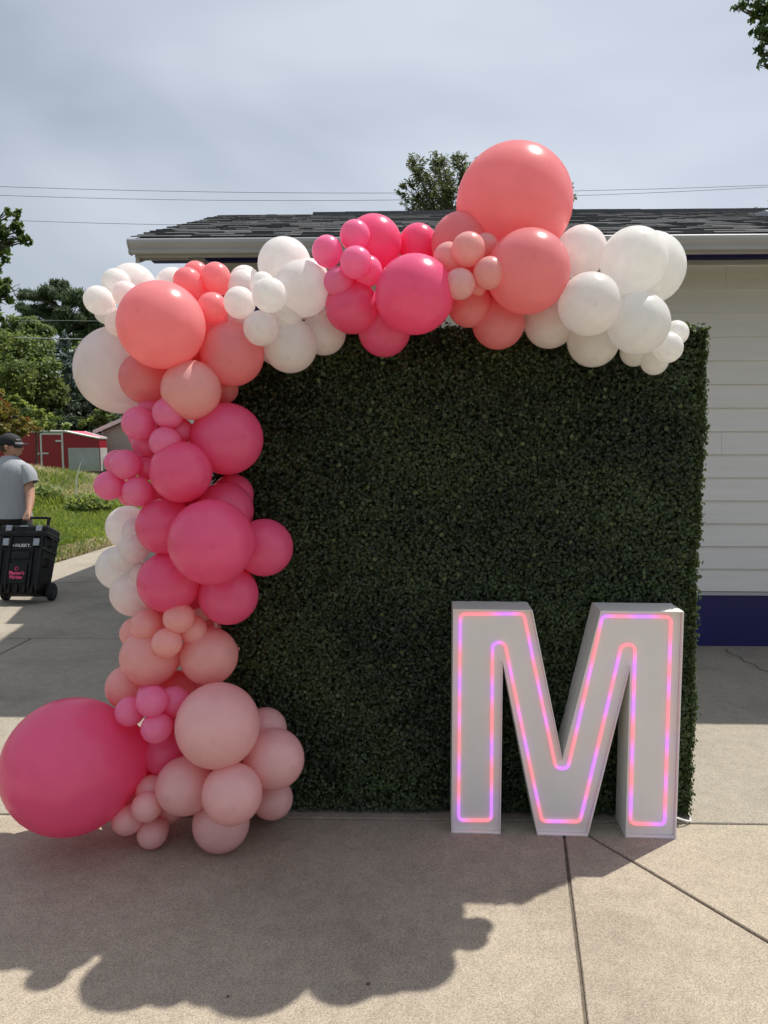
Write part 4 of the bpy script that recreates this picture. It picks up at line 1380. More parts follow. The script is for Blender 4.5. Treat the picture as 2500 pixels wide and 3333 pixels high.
def on_front(x, z, y=-DP - 0.0125):
    return inner_t @ Matrix.Translation((x, y, z))
text_part('HUSKY.', 0.042, on_front(0.012, 0.4475, -DP - 0.004), M['print_white'], 'lettering', case, bold=0.0012, spacing=1.08)
lg = MB()
for a in (-1, 0, 1):
    lg.tube([(-0.092 + 0.010 * abs(a), -DP - 0.003, 0.4475 + a * 0.008), (-0.074, -DP - 0.003, 0.4475 + a * 0.010)], 0.003, 6)
cpart(lg, 'dog_head_mark', M['print_white'])
text_part("Paysen's", 0.044, on_front(-0.010, 0.182), M['print_pink'], 'lettering', case, bold=0.0010)
text_part('Parties', 0.044, on_front(-0.014, 0.142), M['print_pink'], 'lettering', case, bold=0.0010)
rg = MB().tube([(-0.018 + 0.015 * math.cos(a), -DP - 0.0125, 0.224 + 0.016 * math.sin(a)) for a in [2 * math.pi * k / 20 for k in range(20)]], 0.0022, 6, closed=True)
cpart(rg, 'balloon_mark', M['print_pink'])

# ================================================================== RED TRAILER
TX0, TNX, TTX, TY, TDEP = -21.5, -15.72, -14.42, 35.4, 2.1
tr = empty('enclosed_trailer', (-17.5, TY + 1, 0))
tag(tr, 'red enclosed cargo trailer with pointed nose and silver stone guard', 'trailer')
def trp(m, name, mat, parent=None, **kw):
    o = m.build(name, mat, parent or tr, **kw)
    if parent is None:
        o.location = (17.5, -(TY + 1), 0)
    return o
plan = [(TX0, TY), (TNX, TY), (TTX, TY + 0.62), (TTX, TY + 1.48), (TNX, TY + 2.1), (TX0, TY + 2.1)]
zt = {0: 2.12, 1: 2.12, 2: 1.80, 3: 1.80, 4: 2.12, 5: 2.12}
m = MB()
n = 6
m.add([(x, y, 0.22) for x, y in plan] + [(x, y, zt[i]) for i, (x, y) in enumerate(plan)], [tuple(range(5, -1, -1))] + [(i, (i + 1) % 6, 6 + (i + 1) % 6, 6 + i) for i in range(6)] + [(6, 7, 10, 11), (7, 8, 9, 10)])
bodyt = trp(m, 'trailer_body', M['red'])
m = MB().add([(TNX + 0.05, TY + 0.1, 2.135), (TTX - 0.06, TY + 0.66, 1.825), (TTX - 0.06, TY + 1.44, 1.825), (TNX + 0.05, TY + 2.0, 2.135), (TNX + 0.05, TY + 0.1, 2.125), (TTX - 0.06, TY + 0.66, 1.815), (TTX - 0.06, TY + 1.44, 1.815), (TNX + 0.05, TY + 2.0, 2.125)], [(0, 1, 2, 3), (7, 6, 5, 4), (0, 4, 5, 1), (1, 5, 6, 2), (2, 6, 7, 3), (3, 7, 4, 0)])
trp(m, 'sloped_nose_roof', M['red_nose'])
m = MB().tube([(TX0, TY - 0.01, 2.10), (TNX, TY - 0.01, 2.10), (TTX, TY + 0.61, 1.79), (TTX, TY + 1.49, 1.79), (TNX, TY + 2.11, 2.10)], 0.06, 6)
trp(m, 'roof_trim', M['steel'])
sd = trp(MB().box(-16.86, -15.94, TY - 0.03, TY - 0.005, 0.30, 2.02), 'side_door', M['red'])
fm = MB().box(-16.94, -16.86, TY - 0.045, TY + 0.0, 0.28, 2.05).box(-15.94, -15.86, TY - 0.045, TY, 0.28, 2.05).box(-16.859, -15.941, TY - 0.04, TY, 1.95, 2.03)
fm.build('door_frame', M['steel'], sd)
MB().box(-16.86, -16.55, TY - 0.08, TY - 0.03, 1.05, 1.12).build('latch_bar', M['steel'], sd)
MB().box(-16.2, -15.86, TY - 0.075, TY - 0.046, 1.62, 1.70).build('hinge', M['steel'], sd)
MB().box(-17.12, -17.0, TY - 0.05, TY - 0.001, 1.02, 1.12).build('marker_light', M['steel'], sd)
nv = Vector((TTX - TNX, 0.62)).normalized()
ofs = Vector((nv.y, -nv.x)) * 0.02
a, b = Vector((TNX, TY)) + nv * 0.06 + ofs, Vector((TTX, TY + 0.62)) - nv * 0.02 + ofs
gpts = []
rows_ = 8
for i in range(rows_ + 1):
    zz = 0.24 + 1.10 * i / rows_
    for k in range(9):
        p = a.lerp(b, k / 8)
        o_ = 0.03 * math.sin(k / 8 * math.pi) * math.sin(i / rows_ * math.pi * 2)
        gpts.append((p.x + ofs.x * o_ * 30 * 0.3, p.y + ofs.y * o_ * 30 * 0.3, zz))
gf = [(i * 9 + k, i * 9 + k + 1, (i + 1) * 9 + k + 1, (i + 1) * 9 + k) for i in range(rows_) for k in range(8)]
trp(MB().add(gpts, gf), 'stone_guard', M['guard'], smooth=True)
trp(MB().box(TTX + 0.005, TTX + 0.03, TY + 0.64, TY + 1.46, 0.24, 1.34), 'nose_guard_plate', M['steel'])
for s in (TY + 0.02, TY + 1.9):
    trp(MB().lathe([(0, -0.1), (0.30, -0.1), (0.34, -0.05), (0.34, 0.05), (0.30, 0.1), (0, 0.1)], 20, 'y', (-18.6, s + 0.06, 0.34)), 'tyre', M['black_rubber'])
tg = MB().tube([(TTX - 0.1, TY + 1.05, 0.42), (TTX + 1.0, TY + 1.05, 0.42)], 0.05, 6)
tg.tube([(TTX + 0.9, TY + 1.05, 0.45), (TTX + 0.9, TY + 1.05, 0.0)], 0.035, 6)
trp(tg, 'tongue', M['black_rubber'])

# ================================================================== TAN GARAGE AND RED PICKUP
gar = empty('tan_garage', (-10, 38, 0))
tag(gar, 'tan lap-sided garage with pale trim behind the balloons beside the trailer', 'garage')
GX0, GX1, GY = -15.06, -8.0, 38.0
def gp_(m, name, mat, **kw):
    o = m.build(name, mat, gar, **kw)
    o.location = (10, -38, 0)
    return o
apex = (GX0 + GX1) / 2
def gab(x): return 2.13 + 0.43 * (min(x - GX0, GX1 - x) + 0.0)
gp_(MB().prism([(GX0, 0), (GX1, 0), (GX1, 2.13), (apex, gab(apex)), (GX0, 2.13)], GY + 0.03, GY + 7, 'y'), 'wall', M['tan'])
z = 0.15
k = 0
while z < 3.5:
    z2 = z + 0.125
    lo, hi = GX0 + 0.02, GX1 - 0.02
    if z2 > 2.13:
        ins = (z2 - 2.13) / 0.43
        lo += ins; hi -= ins
    if hi - lo < 0.2:
        break
    gp_(MB().prism([(GY + 0.035, z), (GY - 0.012, z), (GY + 0.012, z2), (GY + 0.035, z2)], lo, hi, 'x'), 'siding_plank', M['tan'])
    z = z2
gp_(MB().box(GX0 - 0.03, GX0 + 0.06, GY - 0.03, GY + 0.05, 0, 2.16), 'corner_board', M['tan_trim'])
ov = 0.34
rf = [(GX0 - ov, gab(GX0) - 0.43 * ov), (apex, gab(apex)), (GX1 + ov, gab(GX1) - 0.43 * ov), (GX1 + ov, gab(GX1) - 0.43 * ov + 0.20), (apex, gab(apex) + 0.20), (GX0 - ov, gab(GX0) - 0.43 * ov + 0.20)]
gp_(MB().prism(rf, GY - 0.35, GY - 0.30, 'y'), 'rake_board', M['tan_trim'])
gp_(MB().prism([(x, zz + 0.01) for x, zz in rf], GY - 0.299, GY + 7.3, 'y'), 'roof', M['shingle_b'])
gp_(MB().box(GX0 - ov, GX0 - 0.03, GY - 0.30, GY + 7, 2.00, 2.04), 'soffit', M['tan_trim'])

tk = empty('red_pickup', (-14.0, 36.4, 0), (0, 0, 0))
tag(tk, 'red and silver pickup parked by the tan garage, mostly hidden by balloons', 'pickup')
M['car_red'] = plain('pickup_red', (0.28, 0.02, 0.025), 0.3, var=0.05)
M['glass'] = plain('dark_glass', (0.03, 0.04, 0.05), 0.1, var=0.1)
M['amber'] = plain('amber_lens', (0.7, 0.42, 0.2), 0.3)
sec = [(-0.34, 0.42), (-0.36, 0.75), (-0.30, 0.92), (0.9, 0.98), (1.25, 1.5), (2.6, 1.52), (2.9, 1.0), (4.9, 0.98), (4.92, 0.45)]
MB().prism(sec, 0.0, 1.75, 'y').build('body', M['car_red'], tk, bevel=0.05)
MB().prism([(0.98, 1.04), (1.28, 1.46), (2.56, 1.47), (2.82, 1.04)], -0.012, 1.762, 'y').build('side_windows', M['glass'], tk)
MB().box(-0.46, -0.3, -0.03, 1.78, 0.30, 0.50).build('bumper', M['steel'], tk, bevel=0.03)
MB().box(-0.385, -0.30, 0.02, 0.30, 0.50, 0.66).build('headlight', M['amber'], tk, bevel=0.02)
MB().box(-0.385, -0.30, 1.45, 1.73, 0.50, 0.66).build('headlight', M['amber'], tk, bevel=0.02)
MB().box(-0.345, -0.22, -0.005, 1.755, 0.86, 0.97).build('hood_trim', M['steel'], tk, bevel=0.02)
for x in (0.5, 4.0):
    for y in (0.02, 1.73):
        MB().lathe([(0, -0.11), (0.30, -0.11), (0.36, -0.07), (0.36, 0.07), (0.30, 0.11), (0, 0.11)], 20, 'y', (x, y, 0.36)).build('tyre', M['black_rubber'], tk, smooth=True)
tk.location.x = -13.98

# ================================================================== TREES
def branch_path(a, b, bend=0.15, n=6):
    a, b = Vector(a), Vector(b)
    L = (b - a).length
    k = Vector((random.uniform(-1, 1), random.uniform(-1, 1), random.uniform(0.2, 1))) * bend * L
    return [a.lerp(b, t / n) + k * math.sin(math.pi * t / n) for t in range(n + 1)]


def tree(name, label, cat, base, height, trunk_r, clumps, mat, leaf=(0.07, 0.035), dens=900, group=None, up=0.3, droop=0.0, thin=0.0, needle=False, seed=1, lean=(0, 0), bright=0.5):
    """clumps: (x, y, z, rx, ry, rz) ellipsoids of leaves, world coordinates"""
    st = random.getstate()
    random.seed(seed)
    g = np.random.default_rng(seed)
    root = empty(name, base)
    tag(root, label, cat, group)
    b0 = Vector(base)
    tk_ = MB()
    topz = max(c[2] for c in clumps)
    top = Vector((lean[0], lean[1], max(height, 0.3)))
    trunk = [Vector((0, 0, -0.05)), top * 0.3 + Vector((random.uniform(-0.05, 0.05) * height * 0.3, 0, 0)), top * 0.65, top]
    pts = [trunk[0].lerp(trunk[1], 0.5)] + trunk
    tk_.tube(trunk, [trunk_r * 1.25, trunk_r, trunk_r * 0.75, trunk_r * 0.4], 9)
    C, N, U, T = [], [], [], []
    along = []
    for (cx, cy_, cz, rx, ry, rz) in clumps:
        c = Vector((cx, cy_, cz)) - b0
        t = max(0.25, min(0.98, (c.z - 0.4 * (abs(c.x) + abs(c.y))) / max(0.1, top.z)))
        s = top * t if t > 0.3 else trunk[1] * (t / 0.3)
        br_ = branch_path(s, c, 0.08)
        tk_.tube(br_, [trunk_r * 0.36 * (1 - 0.85 * k / 6) + 0.005 for k in range(7)], 6)
        along.append((br_, rx, ry, rz))
        for _ in range(3):
            e = c + Vector((random.uniform(-1, 1) * rx, random.uniform(-1, 1) * ry, random.uniform(-1, 1) * rz)) * 0.8
            tk_.tube(branch_path(br_[4], e, 0.1, 4), [trunk_r * 0.14 * (1 - 0.8 * k / 4) + 0.003 for k in range(5)], 5)
        n = int(dens * (rx * ry + ry * rz + rx * rz) / 1.0)
        n = max(40, n)
        # sub clumps give an uneven outline
        k_sub = max(6, int(n / 45))
        d = g.normal(0, 1, (k_sub, 3)); d /= np.linalg.norm(d, axis=1, keepdims=True)
        rad = g.uniform(0.45, 1.08, (k_sub, 1))
        sc = d * rad * np.array([rx, ry, rz]) + np.array(c)
        idx = g.integers(0, k_sub, n)
        sr = 0.28 * (rx * ry * rz) ** (1 / 3.0)
        off = g.normal(0, 1, (n, 3)) * sr * 0.55 * (np.array([rx, ry, rz]) / (rx * ry * rz) ** (1 / 3.0))
        p = sc[idx] + off
        C.append(p)
        out = d[idx] * 0.8 + g.normal(0, 0.55, (n, 3)) + np.array([0, 0, up])
        N.append(out)
        if needle:
            u = d[idx] * np.array([1, 1, 0.4]) * 0.8 + g.normal(0, 0.35, (n, 3)) + np.array([0, 0, 0.9])
        else:
            u = g.normal(0, 1, (n, 3)) + np.array([0, 0, -droop])
        U.append(u)
        sub_t = g.normal(0, 0.16, k_sub)
        T.append(np.clip(bright + sub_t[idx] + g.normal(0, 0.13, n), 0, 1))
    # leafy side shoots along the outer half of every limb
    for br_, rx, ry, rz in along:
        q = int(dens * 0.18 * (rx * ry + ry * rz + rx * rz))
        if q < 8:
            continue
        tt_ = g.uniform(0.45, 0.98, q)
        pb_ = np.array([np.array(br_[min(5, int(t * 6))].lerp(br_[min(5, int(t * 6)) + 1], t * 6 - min(5, int(t * 6)))) for t in tt_])
        C.append(pb_ + g.normal(0, 1, (q, 3)) * 0.22 * min(rx, rz))
        N.append(g.normal(0, 0.6, (q, 3)) + np.array([0, 0, up + 0.3]))
        U.append(g.normal(0, 1, (q, 3)) + np.array([0, 0, -droop]))
        T.append(np.clip(bright + g.normal(0, 0.15, q), 0, 1))
    C = np.concatenate(C); N = np.concatenate(N); U = np.concatenate(U); T = np.concatenate(T)
    k = len(C)
    L = leaf[0] * g.uniform(0.65, 1.25, k); W = leaf[1] * g.uniform(0.7, 1.2, k)
    v, t, ti = leaf_array(C, N, U, L, W, g.uniform(0.0, 0.4, k), T)
    tk_.build('trunk', M['bark'], root, smooth=True, sharp=60)
    tag(np_mesh('crown', v, t, mat, root, ti), kind=None)
    random.setstate(st)
    return root


def PT(px, py, Y):
    """a point on the sight line through photo position px, py at distance Y (layout aid)"""
    d = cam.rotation_euler.to_matrix() @ Vector(((px - 829.5) / 1662.0, -(py - 1106) / 1662.0, -1.0))
    return Vector((0, 0, 1.5)) + d * (Y / d.y)


def clump(px, py, Y, rpx, rpy, dy=None):
    p = PT(px, py, Y)
    s = Y / 1662.0
    return (p.x, p.y, p.z, rpx * s, dy if dy else rpx * s * 0.9, rpy * s)


# big pine, flat-topped with layered boughs
Yp = 58.0
pc = [clump(120, 632, Yp, 34, 14), (clump(85, 640, Yp + 1, 30, 12)), clump(160, 642, Yp - 1, 30, 13), clump(55, 638, Yp, 18, 9), clump(190, 650, Yp, 20, 10),
      clump(60, 668, Yp - 1, 26, 10), clump(105, 672, Yp + 1, 30, 13), clump(150, 680, Yp - 2, 30, 12), clump(195, 675, Yp, 28, 11), clump(215, 690, Yp, 26, 10),
      clump(75, 700, Yp, 34, 10), clump(120, 706, Yp - 1.5, 30, 12), clump(180, 705, Yp + 1, 36, 12), clump(215, 715, Yp, 30, 12), clump(60, 690, Yp + 1, 18, 8),
      clump(165, 735, Yp, 34, 14), clump(205, 745, Yp + 1, 30, 14), clump(235, 700, Yp, 28, 10), clump(110, 612, Yp, 14, 8), clump(135, 614, Yp, 14, 8), clump(245, 730, Yp + 1, 28, 12)]
pb = PT(150, 1000, Yp); 
tree('pine_tree', 'tall dark pine with layered flat-topped boughs behind the shrubs', 'tree', (pb.x, pb.y, 0.0), PT(140, 640, Yp).z, 0.38, pc, M['pine'], leaf=(0.30, 0.035), dens=620, needle=True, seed=3, bright=0.5)

def shrubwall(name, label, cl, mat, seed, leaf=(0.098, 0.06), dens=860, bx=None, tr_=0.12, bright=0.5, cat='tree'):
    xs = [c[0] for c in cl]; ys = [c[1] for c in cl]
    top = max(c[2] for c in cl)
    tree(name, label, cat, (sum(xs) / len(xs) if bx is None else bx, sum(ys) / len(ys), 0.0), top * 0.75, tr_, cl, mat, leaf=leaf, dens=dens, seed=seed, bright=bright)

Y1 = 44.0
shrubwall('broadleaf_tree', 'bushy light green tree in full sun rising behind the red trailer', [clump(20, 760, Y1, 60, 40), clump(70, 770, Y1, 46, 40), clump(100, 815, Y1 - 1, 42, 40), clump(50, 820, Y1 - 2, 50, 44), clump(110, 860, Y1 - 1, 38, 36), clump(10, 830, Y1, 50, 50), clump(80, 880, Y1 - 1, 50, 34), clump(-30, 780, Y1, 50, 60), clump(125, 890, Y1, 30, 30)], M['lime'], 5)
shrubwall('broadleaf_tree', 'loose mid green sapling between the pine and the light green tree', [clump(48, 700, 47, 30, 18), clump(75, 715, 47, 34, 20), clump(20, 722, 47, 28, 22), clump(95, 740, 47, 24, 24), clump(60, 745, 47, 34, 22)], M['mid'], 6)
shrubwall('spruce_tree', 'pale blue-green spruce tip showing between green crowns', [clump(140, 722, 45, 7, 14), clump(140, 740, 45, 14, 10), clump(140, 756, 45, 22, 11), clump(138, 775, 45, 28, 12), clump(152, 800, 45, 30, 14), clump(172, 830, 45, 30, 15), clump(190, 855, 45, 34, 16)], M['spruce'], 7, leaf=(0.16, 0.03), dens=520)
shrubwall('broadleaf_tree', 'shaded deep green tree standing behind the big white balloon', [clump(200, 770, 48, 44, 30), clump(170, 790, 48, 34, 26), clump(230, 800, 48, 50, 40), clump(210, 840, 48, 44, 36), clump(262, 790, 48, 50, 50), clump(300, 820, 48, 60, 60)], M['mid'], 8, bright=0.35)
shrubwall('broadleaf_tree', 'brownish dark leaved tree in the shade above the tan garage', [clump(215, 870, 46, 36, 24), clump(245, 885, 46, 40, 26), clump(200, 900, 46, 30, 26), clump(280, 870, 46, 44, 34)], M['brown'], 9)
shrubwall('broadleaf_tree', 'very dark undergrowth tree directly behind the red trailer roof', [clump(130, 915, 42, 50, 22), clump(180, 920, 42, 46, 22), clump(230, 925, 42, 46, 30), clump(60, 910, 42, 50, 26), clump(0, 900, 42, 60, 40), clump(180, 960, 43, 60, 40), clump(165, 890, 43, 34, 26), clump(205, 885, 43, 30, 26), clump(250, 980, 44, 60, 40)], M['deep'], 10, bright=0.3)
shrubwall('broadleaf_tree', 'pale green young tree beside the tan garage roof', [clump(195, 912, 40, 22, 16), clump(215, 900, 40, 20, 16), clump(235, 893, 40, 18, 14), clump(228, 918, 40, 22, 14)], M['lime'], 12, leaf=(0.11, 0.06), dens=380, bright=0.45)
shrubwall('red_tipped_shrub', 'shrub with orange red and yellow leaf tips beside the man', [clump(-5, 880, 24, 34, 26), clump(25, 905, 24, 30, 20), clump(-30, 860, 24, 36, 36), clump(48, 918, 24, 26, 14), clump(0, 930, 24, 44, 26), clump(70, 925, 24.5, 26, 10)], M['redtip'], 13, leaf=(0.075, 0.04), dens=420, tr_=0.05, cat='shrub', bright=0.6)
shrubwall('green_shrub', 'yellow-green sunlit shrub overlapping the top of the red trailer', [clump(60, 895, 27, 40, 22), clump(95, 905, 27, 36, 18), clump(30, 880, 27, 34, 24), clump(120, 918, 28, 28, 12)], M['lime'], 14, leaf=(0.08, 0.045), dens=420, tr_=0.05, cat='shrub', bright=0.6)

Yo = 26.0
oc = [clump(28, 462, Yo, 16, 14), clump(38, 490, Yo, 18, 16), clump(15, 505, Yo, 24, 20), clump(48, 512, Yo, 16, 14), clump(10, 545, Yo, 22, 18), clump(62, 520, Yo, 9, 8), clump(-30, 490, Yo, 34, 34), clump(-40, 560, Yo, 44, 40),
      clump(0, 605, Yo, 18, 16), clump(8, 625, Yo, 20, 16), clump(20, 645, Yo, 12, 10), clump(-20, 630, Yo, 30, 30), clump(5, 690, Yo, 10, 8), clump(-30, 690, Yo, 34, 30), clump(-90, 540, Yo, 60, 60), clump(-80, 640, Yo, 60, 50), clump(-130, 470, Yo, 60, 50)]
ob_ = PT(-120, 1000, Yo)
oak = tree('oak_tree', 'dark leafy oak branches reaching over the lawn by the overhead wires', 'tree', (ob_.x, ob_.y, 0.0), PT(-100, 560, Yo).z, 0.22, oc, M['mid'], leaf=(0.10, 0.05), dens=620, seed=21, bright=0.3)
tw = MB()
bp = PT(5, 602, Yo) - ob_.xyz + Vector((0, 0, ob_.z))
base_o = Vector((ob_.x, ob_.y, 0))
def rel(px, py): return PT(px, py, Yo) - base_o
tw.tube([rel(-40, 590), rel(0, 602), rel(18, 612), rel(28, 626), rel(34, 640), rel(46, 655)], [0.05, 0.03, 0.024, 0.018, 0.012, 0.004], 6)
for a, b, c in (((26, 622), (36, 616), (46, 612)), ((28, 626), (38, 628), (46, 627)), ((20, 614), (22, 626), (20, 634)), ((33, 636), (42, 634), (50, 640)), ((30, 630), (40, 622), (42, 614))):
    tw.tube([rel(*a), rel(*b), rel(*c)], [0.012, 0.008, 0.003], 5)
tw.build('bare_twig', M['bark'], oak)

# slender tree behind the roof: upright stems with hanging lance-shaped leaves
def stem_tree(name, label, base, tips, fork, mat, leaf, per, seed, trunk_r=0.09):
    st = random.getstate(); random.seed(seed)
    g = np.random.default_rng(seed)
    root = empty(name, base)
    tag(root, label, 'tree')
    b0 = Vector(base)
    wood = MB()
    fk = Vector(fork) - b0
    wood.tube([Vector((0, 0, -0.05)), fk * 0.5 + Vector((0.05, 0, 0)), fk], [trunk_r, trunk_r * 0.8, trunk_r * 0.6], 8)
    C, N, U, T = [], [], [], []
    for tip in tips:
        t0 = Vector(tip) - b0
        pth = branch_path(fk, t0, 0.07, 10)
        wood.tube(pth, [trunk_r * 0.35 * (1 - k / 11) + 0.004 for k in range(11)], 5)
        L = (t0 - fk).length
        for s in range(int(per * L)):
            u = random.random() ** 0.75
            i = min(9, int(u * 10)); p = pth[i].lerp(pth[i + 1], u * 10 - i)
            ang_ = random.uniform(0, 6.28)
            ln = random.uniform(0.10, 0.38) * (1.05 - 0.75 * u)
            e = p + Vector((math.cos(ang_), math.sin(ang_), 0.9)) * ln
            wood.tube([p, e], [0.005, 0.002], 4)
            for q in range(9):
                w_ = (q + 1) / 9
                pp = p.lerp(e, w_) + Vector(tuple(g.normal(0, 0.012, 3)))
                dr = np.array([math.cos(ang_ + random.uniform(-1.3, 1.3)), math.sin(ang_ + random.uniform(-1.3, 1.3)), random.uniform(-0.9, 0.35)])
                C.append(np.array(pp) + dr * leaf[0] * 0.8); U.append(dr)
                N.append(g.normal(0, 0.5, 3) + np.array([0, 0, 1.0])); T.append(np.clip(g.normal(0.5, 0.22), 0, 1))
    C, N, U, T = map(np.array, (C, N, U, T))
    k = len(C)
    Ls = leaf[0] * g.uniform(0.7, 1.2, k)
    v, t, ti = leaf_array(C, N, U, Ls, Ls * leaf[1], g.uniform(0.1, 0.4, k), T)
    wood.build('trunk', M['bark'], root)
    np_mesh('crown', v, t, mat, root, ti)
    random.setstate(st)
    return root

Yb = 16.0
tips = [PT(a, b, Yb + c) for a, b, c in ((892, 340, 0), (880, 352, .5), (905, 350, -.4), (942, 333, 0), (930, 345, .4), (955, 345, -.5), (984, 336, .3), (998, 338, -.2), (1004, 352, .2), (868, 400, .2), (862, 415, -.3), (885, 392, .4), (915, 380, 0.6), (970, 360, 0.6), (1020, 370, .3), (1040, 350, -.3), (1075, 360, .3), (1120, 375, 0), (1165, 385, .4), (1205, 395, 0), (1236, 405, .3), (1240, 432, -.2), (870, 440, 0), (890, 430, 0.5), (960, 400, -0.6))]
stem_tree('fruit_tree', 'slender tree with upright shoots and narrow leaves rising behind the roof ridge', (tuple(PT(1010, 1000, Yb).xy) + (0.0,)), tips, PT(1000, 560, Yb), M['plum'], (0.042, 0.30), 34, 31, 0.07)

# tree whose branch hangs into the top right corner
Ym = 12.5
mc = [clump(1630, 12, Ym, 36, 18), clump(1612, 22, Ym, 20, 12), clump(1650, 40, Ym, 26, 16), clump(1643, 70, Ym, 22, 12), clump(1655, 95, Ym, 22, 14), clump(1648, 118, Ym, 16, 10), clump(1650, 138, Ym, 14, 9), clump(1690, 60, Ym, 44, 50), clump(1700, -40, Ym, 70, 50), clump(1780, 30, Ym, 80, 80), clump(1850, -80, Ym, 100, 90), clump(1700, 130, Ym, 30, 20)]
mb_ = PT(1900, 1000, Ym)
tree('maple_tree', 'dark drooping maple branch tips hanging over the roof from outside the view', 'tree', (mb_.x, mb_.y, 0.0), PT(1900, 150, Ym).z, 0.2, mc, M['mid'], leaf=(0.052, 0.018), dens=1500, droop=1.6, seed=41, bright=0.3)
stem_tree('small_tree', 'tip of a small tree just showing above the far end of the ridge', (6.9, 15.5, 0.0), [PT(1642, 453, 15.5), PT(1655, 450, 15.5), PT(1668, 440, 15.5), PT(1690, 430, 15.6)], PT(1690, 560, 15.5), M['oak'], (0.05, 0.25), 16, 33, 0.08)

# ================================================================== OVERHEAD WIRES
def utility_pole(x, y, h, label):
    r_ = empty('utility_pole', (x, y, 0))
    tag(r_, label, 'pole', 'utility poles beyond the house')
    MB().tube([(0, 0, -0.1), (0, 0, h)], [0.16, 0.11], 10).build('post', M['pole'], r_, smooth=True)
    MB().box(-0.08, 0.08, -1.2, 1.2, h - 0.6, h - 0.48).build('crossarm', M['pole'], r_)
    for k in (-1.0, -0.4, 0.4, 1.0):
        MB().lathe([(0.0, 0.0), (0.03, 0.0), (0.045, 0.03), (0.03, 0.07), (0.045, 0.1), (0.0, 0.12)], 10, 'z', (0, k, h - 0.479)).build('insulator', M['steel'], r_)

WL, WR = -20.0, 20.0
utility_pole(WL, 25.0, 10.6, 'wooden utility pole carrying the overhead wires past the house')
utility_pole(WR, 25.0, 10.6, 'wooden utility pole carrying the overhead wires past the house')
def wire(pa, pm, pb, rad, label, mat='wire'):
    """parabola through three points at x = pa.x, pm.x, pb.x, carried from pole to pole"""
    xs = np.array([pa[0], pm[0], pb[0]]); zs = np.array([pa[2], pm[2], pb[2]])
    co = np.polyfit(xs, zs, 2)
    pts_ = [(x, pa[1], float(np.polyval(co, x))) for x in np.linspace(WL, WR, 33)]
    o = MB().tube(pts_, rad, 5).build('overhead_wire', M[mat])
    tag(o, label, 'wire', 'overhead wires')
wire(PT(0, 403, 24.6), PT(860, 417, 24.6), PT(1659, 400, 24.6), 0.0065, 'topmost thin overhead wire crossing the sky')
wire(PT(0, 422, 25.0), PT(860, 432, 25.0), PT(1659, 404, 25.0), 0.0065, 'middle thin overhead wire just under the topmost one')
wire(PT(50, 477, 25.4), PT(400, 486, 25.4), PT(1659, 450, 25.4), 0.0065, 'lowest of the overhead wires, meeting the roof ridge line')
wire(PT(60, 730, 39.5), PT(150, 732, 39.5), PT(240, 733, 39.5), 0.028, 'thick low cable crossing in front of the pine and garden trees', 'wire_pale')
wire(PT(0, 692, 39.8), PT(70, 692, 39.8), PT(240, 694, 39.8), 0.010, 'thin low wire passing beside the pine trunk', 'wire_pale')

# ================================================================== GRASS
def grass():
    g = np.random.default_rng(77)
    C, H, T, S = [], [], [], []
    n = 150000
    y = 6.5 + (36 - 6.5) * g.random(n) ** 1.7
    x = -y * g.uniform(0.26, 0.62, n)
    ex = np.where(y > 6, -4.42 + 0.045 * (y - 10.0), -4.6) - 0.02
    keep = (x < ex) | (y > 15.4)
    x, y, ex = x[keep], y[keep], ex[keep]
    z = -0.012 + 0.88 * np.exp(-((x + 10.2) / 3.6) ** 2 - ((y - 18.0) / 4.5) ** 2)
    patch = lowfreq(x, y, 0.9, 21) + 0.5 * lowfreq(x, y, 3.0, 22)
    edge_d = ex - x
    m_amt = np.exp(-((x + 10.2) / 3.6) ** 2 - ((y - 18.0) / 4.5) ** 2)
    dry = ((edge_d < 0.50 + 0.15 * lowfreq(x, y, 5.0, 25)) & (y < 15)) & (g.random(len(x)) < 0.85)
    dry |= (m_amt > 0.35) & (patch + g.normal(0, 0.5, len(x)) > 0.42)
    h = np.where(m_amt > 0.3, g.uniform(0.06, 0.24, len(x)), g.uniform(0.05, 0.10, len(x)))
    h = np.where(dry & (m_amt < 0.3), g.uniform(0.02, 0.06, len(x)), h)
    h *= 1 + 0.012 * (y - 8)
    w = 0.006 + 0.00055 * y
    tint = np.clip(0.5 + 0.22 * patch + g.normal(0, 0.2, len(x)), 0, 1)
    for sel, mat, nm, lab in ((~dry, M['grass'], 'lawn_grass', 'green grass growing on the lawn and the low mound'), (dry, M['straw'], 'dry_grass', 'dry straw coloured grass along the driveway edge and on the mound')):
        xs, ys, zs, hs, ws, ts = x[sel], y[sel], z[sel], h[sel], w[sel], tint[sel]
        k = len(xs)
        a = g.uniform(0, 6.28, k)
        lean = g.normal(0, 0.45, (k, 2))
        dx, dy = np.cos(a) * ws, np.sin(a) * ws
        p0 = np.stack([xs - dx, ys - dy, zs - 0.01], 1); p1 = np.stack([xs + dx, ys + dy, zs - 0.01], 1)
        mx, my = xs + lean[:, 0] * hs * 0.35, ys + lean[:, 1] * hs * 0.35
        p2 = np.stack([mx - dx * 0.7, my - dy * 0.7, zs + hs * 0.6], 1); p3 = np.stack([mx + dx * 0.7, my + dy * 0.7, zs + hs * 0.6], 1)
        p4 = np.stack([xs + lean[:, 0] * hs, ys + lean[:, 1] * hs, zs + hs], 1)
        v = np.stack([p0, p1, p2, p3, p4], 1).reshape(-1, 3)
        t = (np.arange(k) * 5)[:, None, None] + np.array([[0, 1, 3], [0, 3, 2], [2, 3, 4]])[None]
        o = np_mesh(nm, v, t.reshape(-1, 3), mat, None, np.repeat(ts, 5))
        tag(o, lab, 'grass', kind='stuff')


grass()
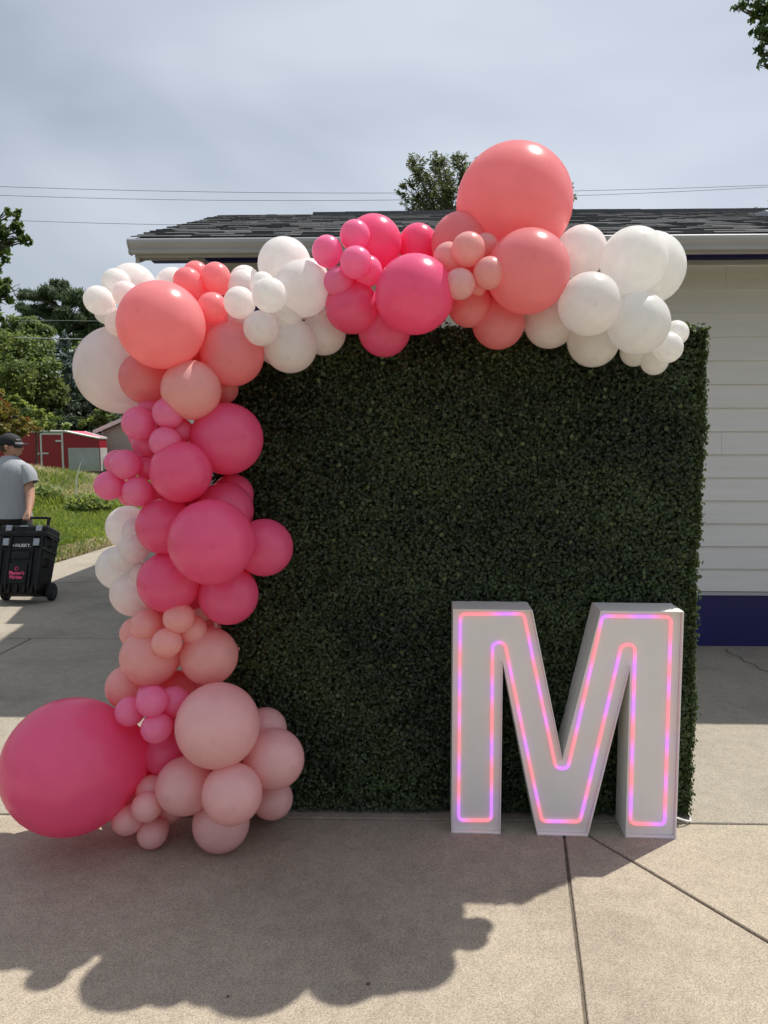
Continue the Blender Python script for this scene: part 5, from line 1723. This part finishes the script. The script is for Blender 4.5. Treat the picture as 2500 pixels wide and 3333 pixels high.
# a pale dry stalk and a few weeds on the mound
Ys = 15.2
stalk = MB().tube([PT(247, 1150, 10) * 0 + Vector((PT(163, 1050, Ys).x, Ys, mound(PT(163, 1050, Ys).x, Ys) - 0.02)), PT(165, 1032, Ys), PT(170, 1015, Ys), PT(174, 1000, Ys)], [0.018, 0.016, 0.013, 0.008], 6).build('dry_stalk', M['straw_plain'] if 'straw_plain' in M else plain('pale_stalk', (0.74, 0.72, 0.60), 0.8), smooth=True)
tag(stalk, 'single pale dry weed stalk standing in the grass before the trailer', 'plant')


def weed(px, py, Y, rpx, mat, label, seed):
    g = np.random.default_rng(seed)
    p = PT(px, py, Y)
    gz = mound(p.x, Y) - 0.012
    root = empty('weed', (p.x, Y, gz))
    tag(root, label, 'plant')
    n = 420
    s = rpx * Y / 1662.0
    c = g.normal(0, 1, (n, 3)) * np.array([s * 0.5, s * 0.5, s * 0.28]) + np.array([0, 0, s * 0.55])
    c[:, 2] = np.abs(c[:, 2])
    L = g.uniform(0.04, 0.09, n)
    v, t, ti = leaf_array(c, g.normal(0, 0.5, (n, 3)) + np.array([0, 0, 0.6]), g.normal(0, 1, (n, 3)) + np.array([0, 0, 0.7]), L, L * 0.4, g.uniform(0, 0.4, n), np.clip(g.normal(0.7, 0.2, n), 0, 1))
    np_mesh('leaves', v, t, mat, root, ti)
    st_ = MB()
    for _ in range(7):
        e = Vector((random.uniform(-1, 1) * s * 0.4, random.uniform(-1, 1) * s * 0.4, s * random.uniform(0.5, 0.9)))
        st_.tube([Vector((0, 0, -0.03)), e * 0.5 + Vector((0.01, 0, 0)), e], [0.008, 0.006, 0.003], 5)
    st_.build('stems', M['bark'], root)
weed(182, 1060, 15.0, 34, M['lime'], 'broad leafy yellow-green weed by the dry stalk', 51)
weed(95, 1025, 15.5, 30, M['mid'], 'tall dark green weed clump on the mound near the man', 52)
weed(215, 1058, 15.2, 26, M['lime'], 'low leafy weed clump close to the pink balloons on the lawn', 53)

# bits lying on the concrete
for i, (x, y, sx) in enumerate(((-0.10, 2.02, 0.006), (-0.48, 1.96, 0.005))):
    o = MB().lathe([(0.0, 0.0), (sx, 0.001), (sx * 0.8, sx * 0.5), (0.0, sx * 0.7)], 7, 'z', (x, y, 0.0015)).build('pebble', M['joint'])
    tag(o, 'small dark pebble lying on the shaded concrete', 'pebble', 'pebbles on the driveway')
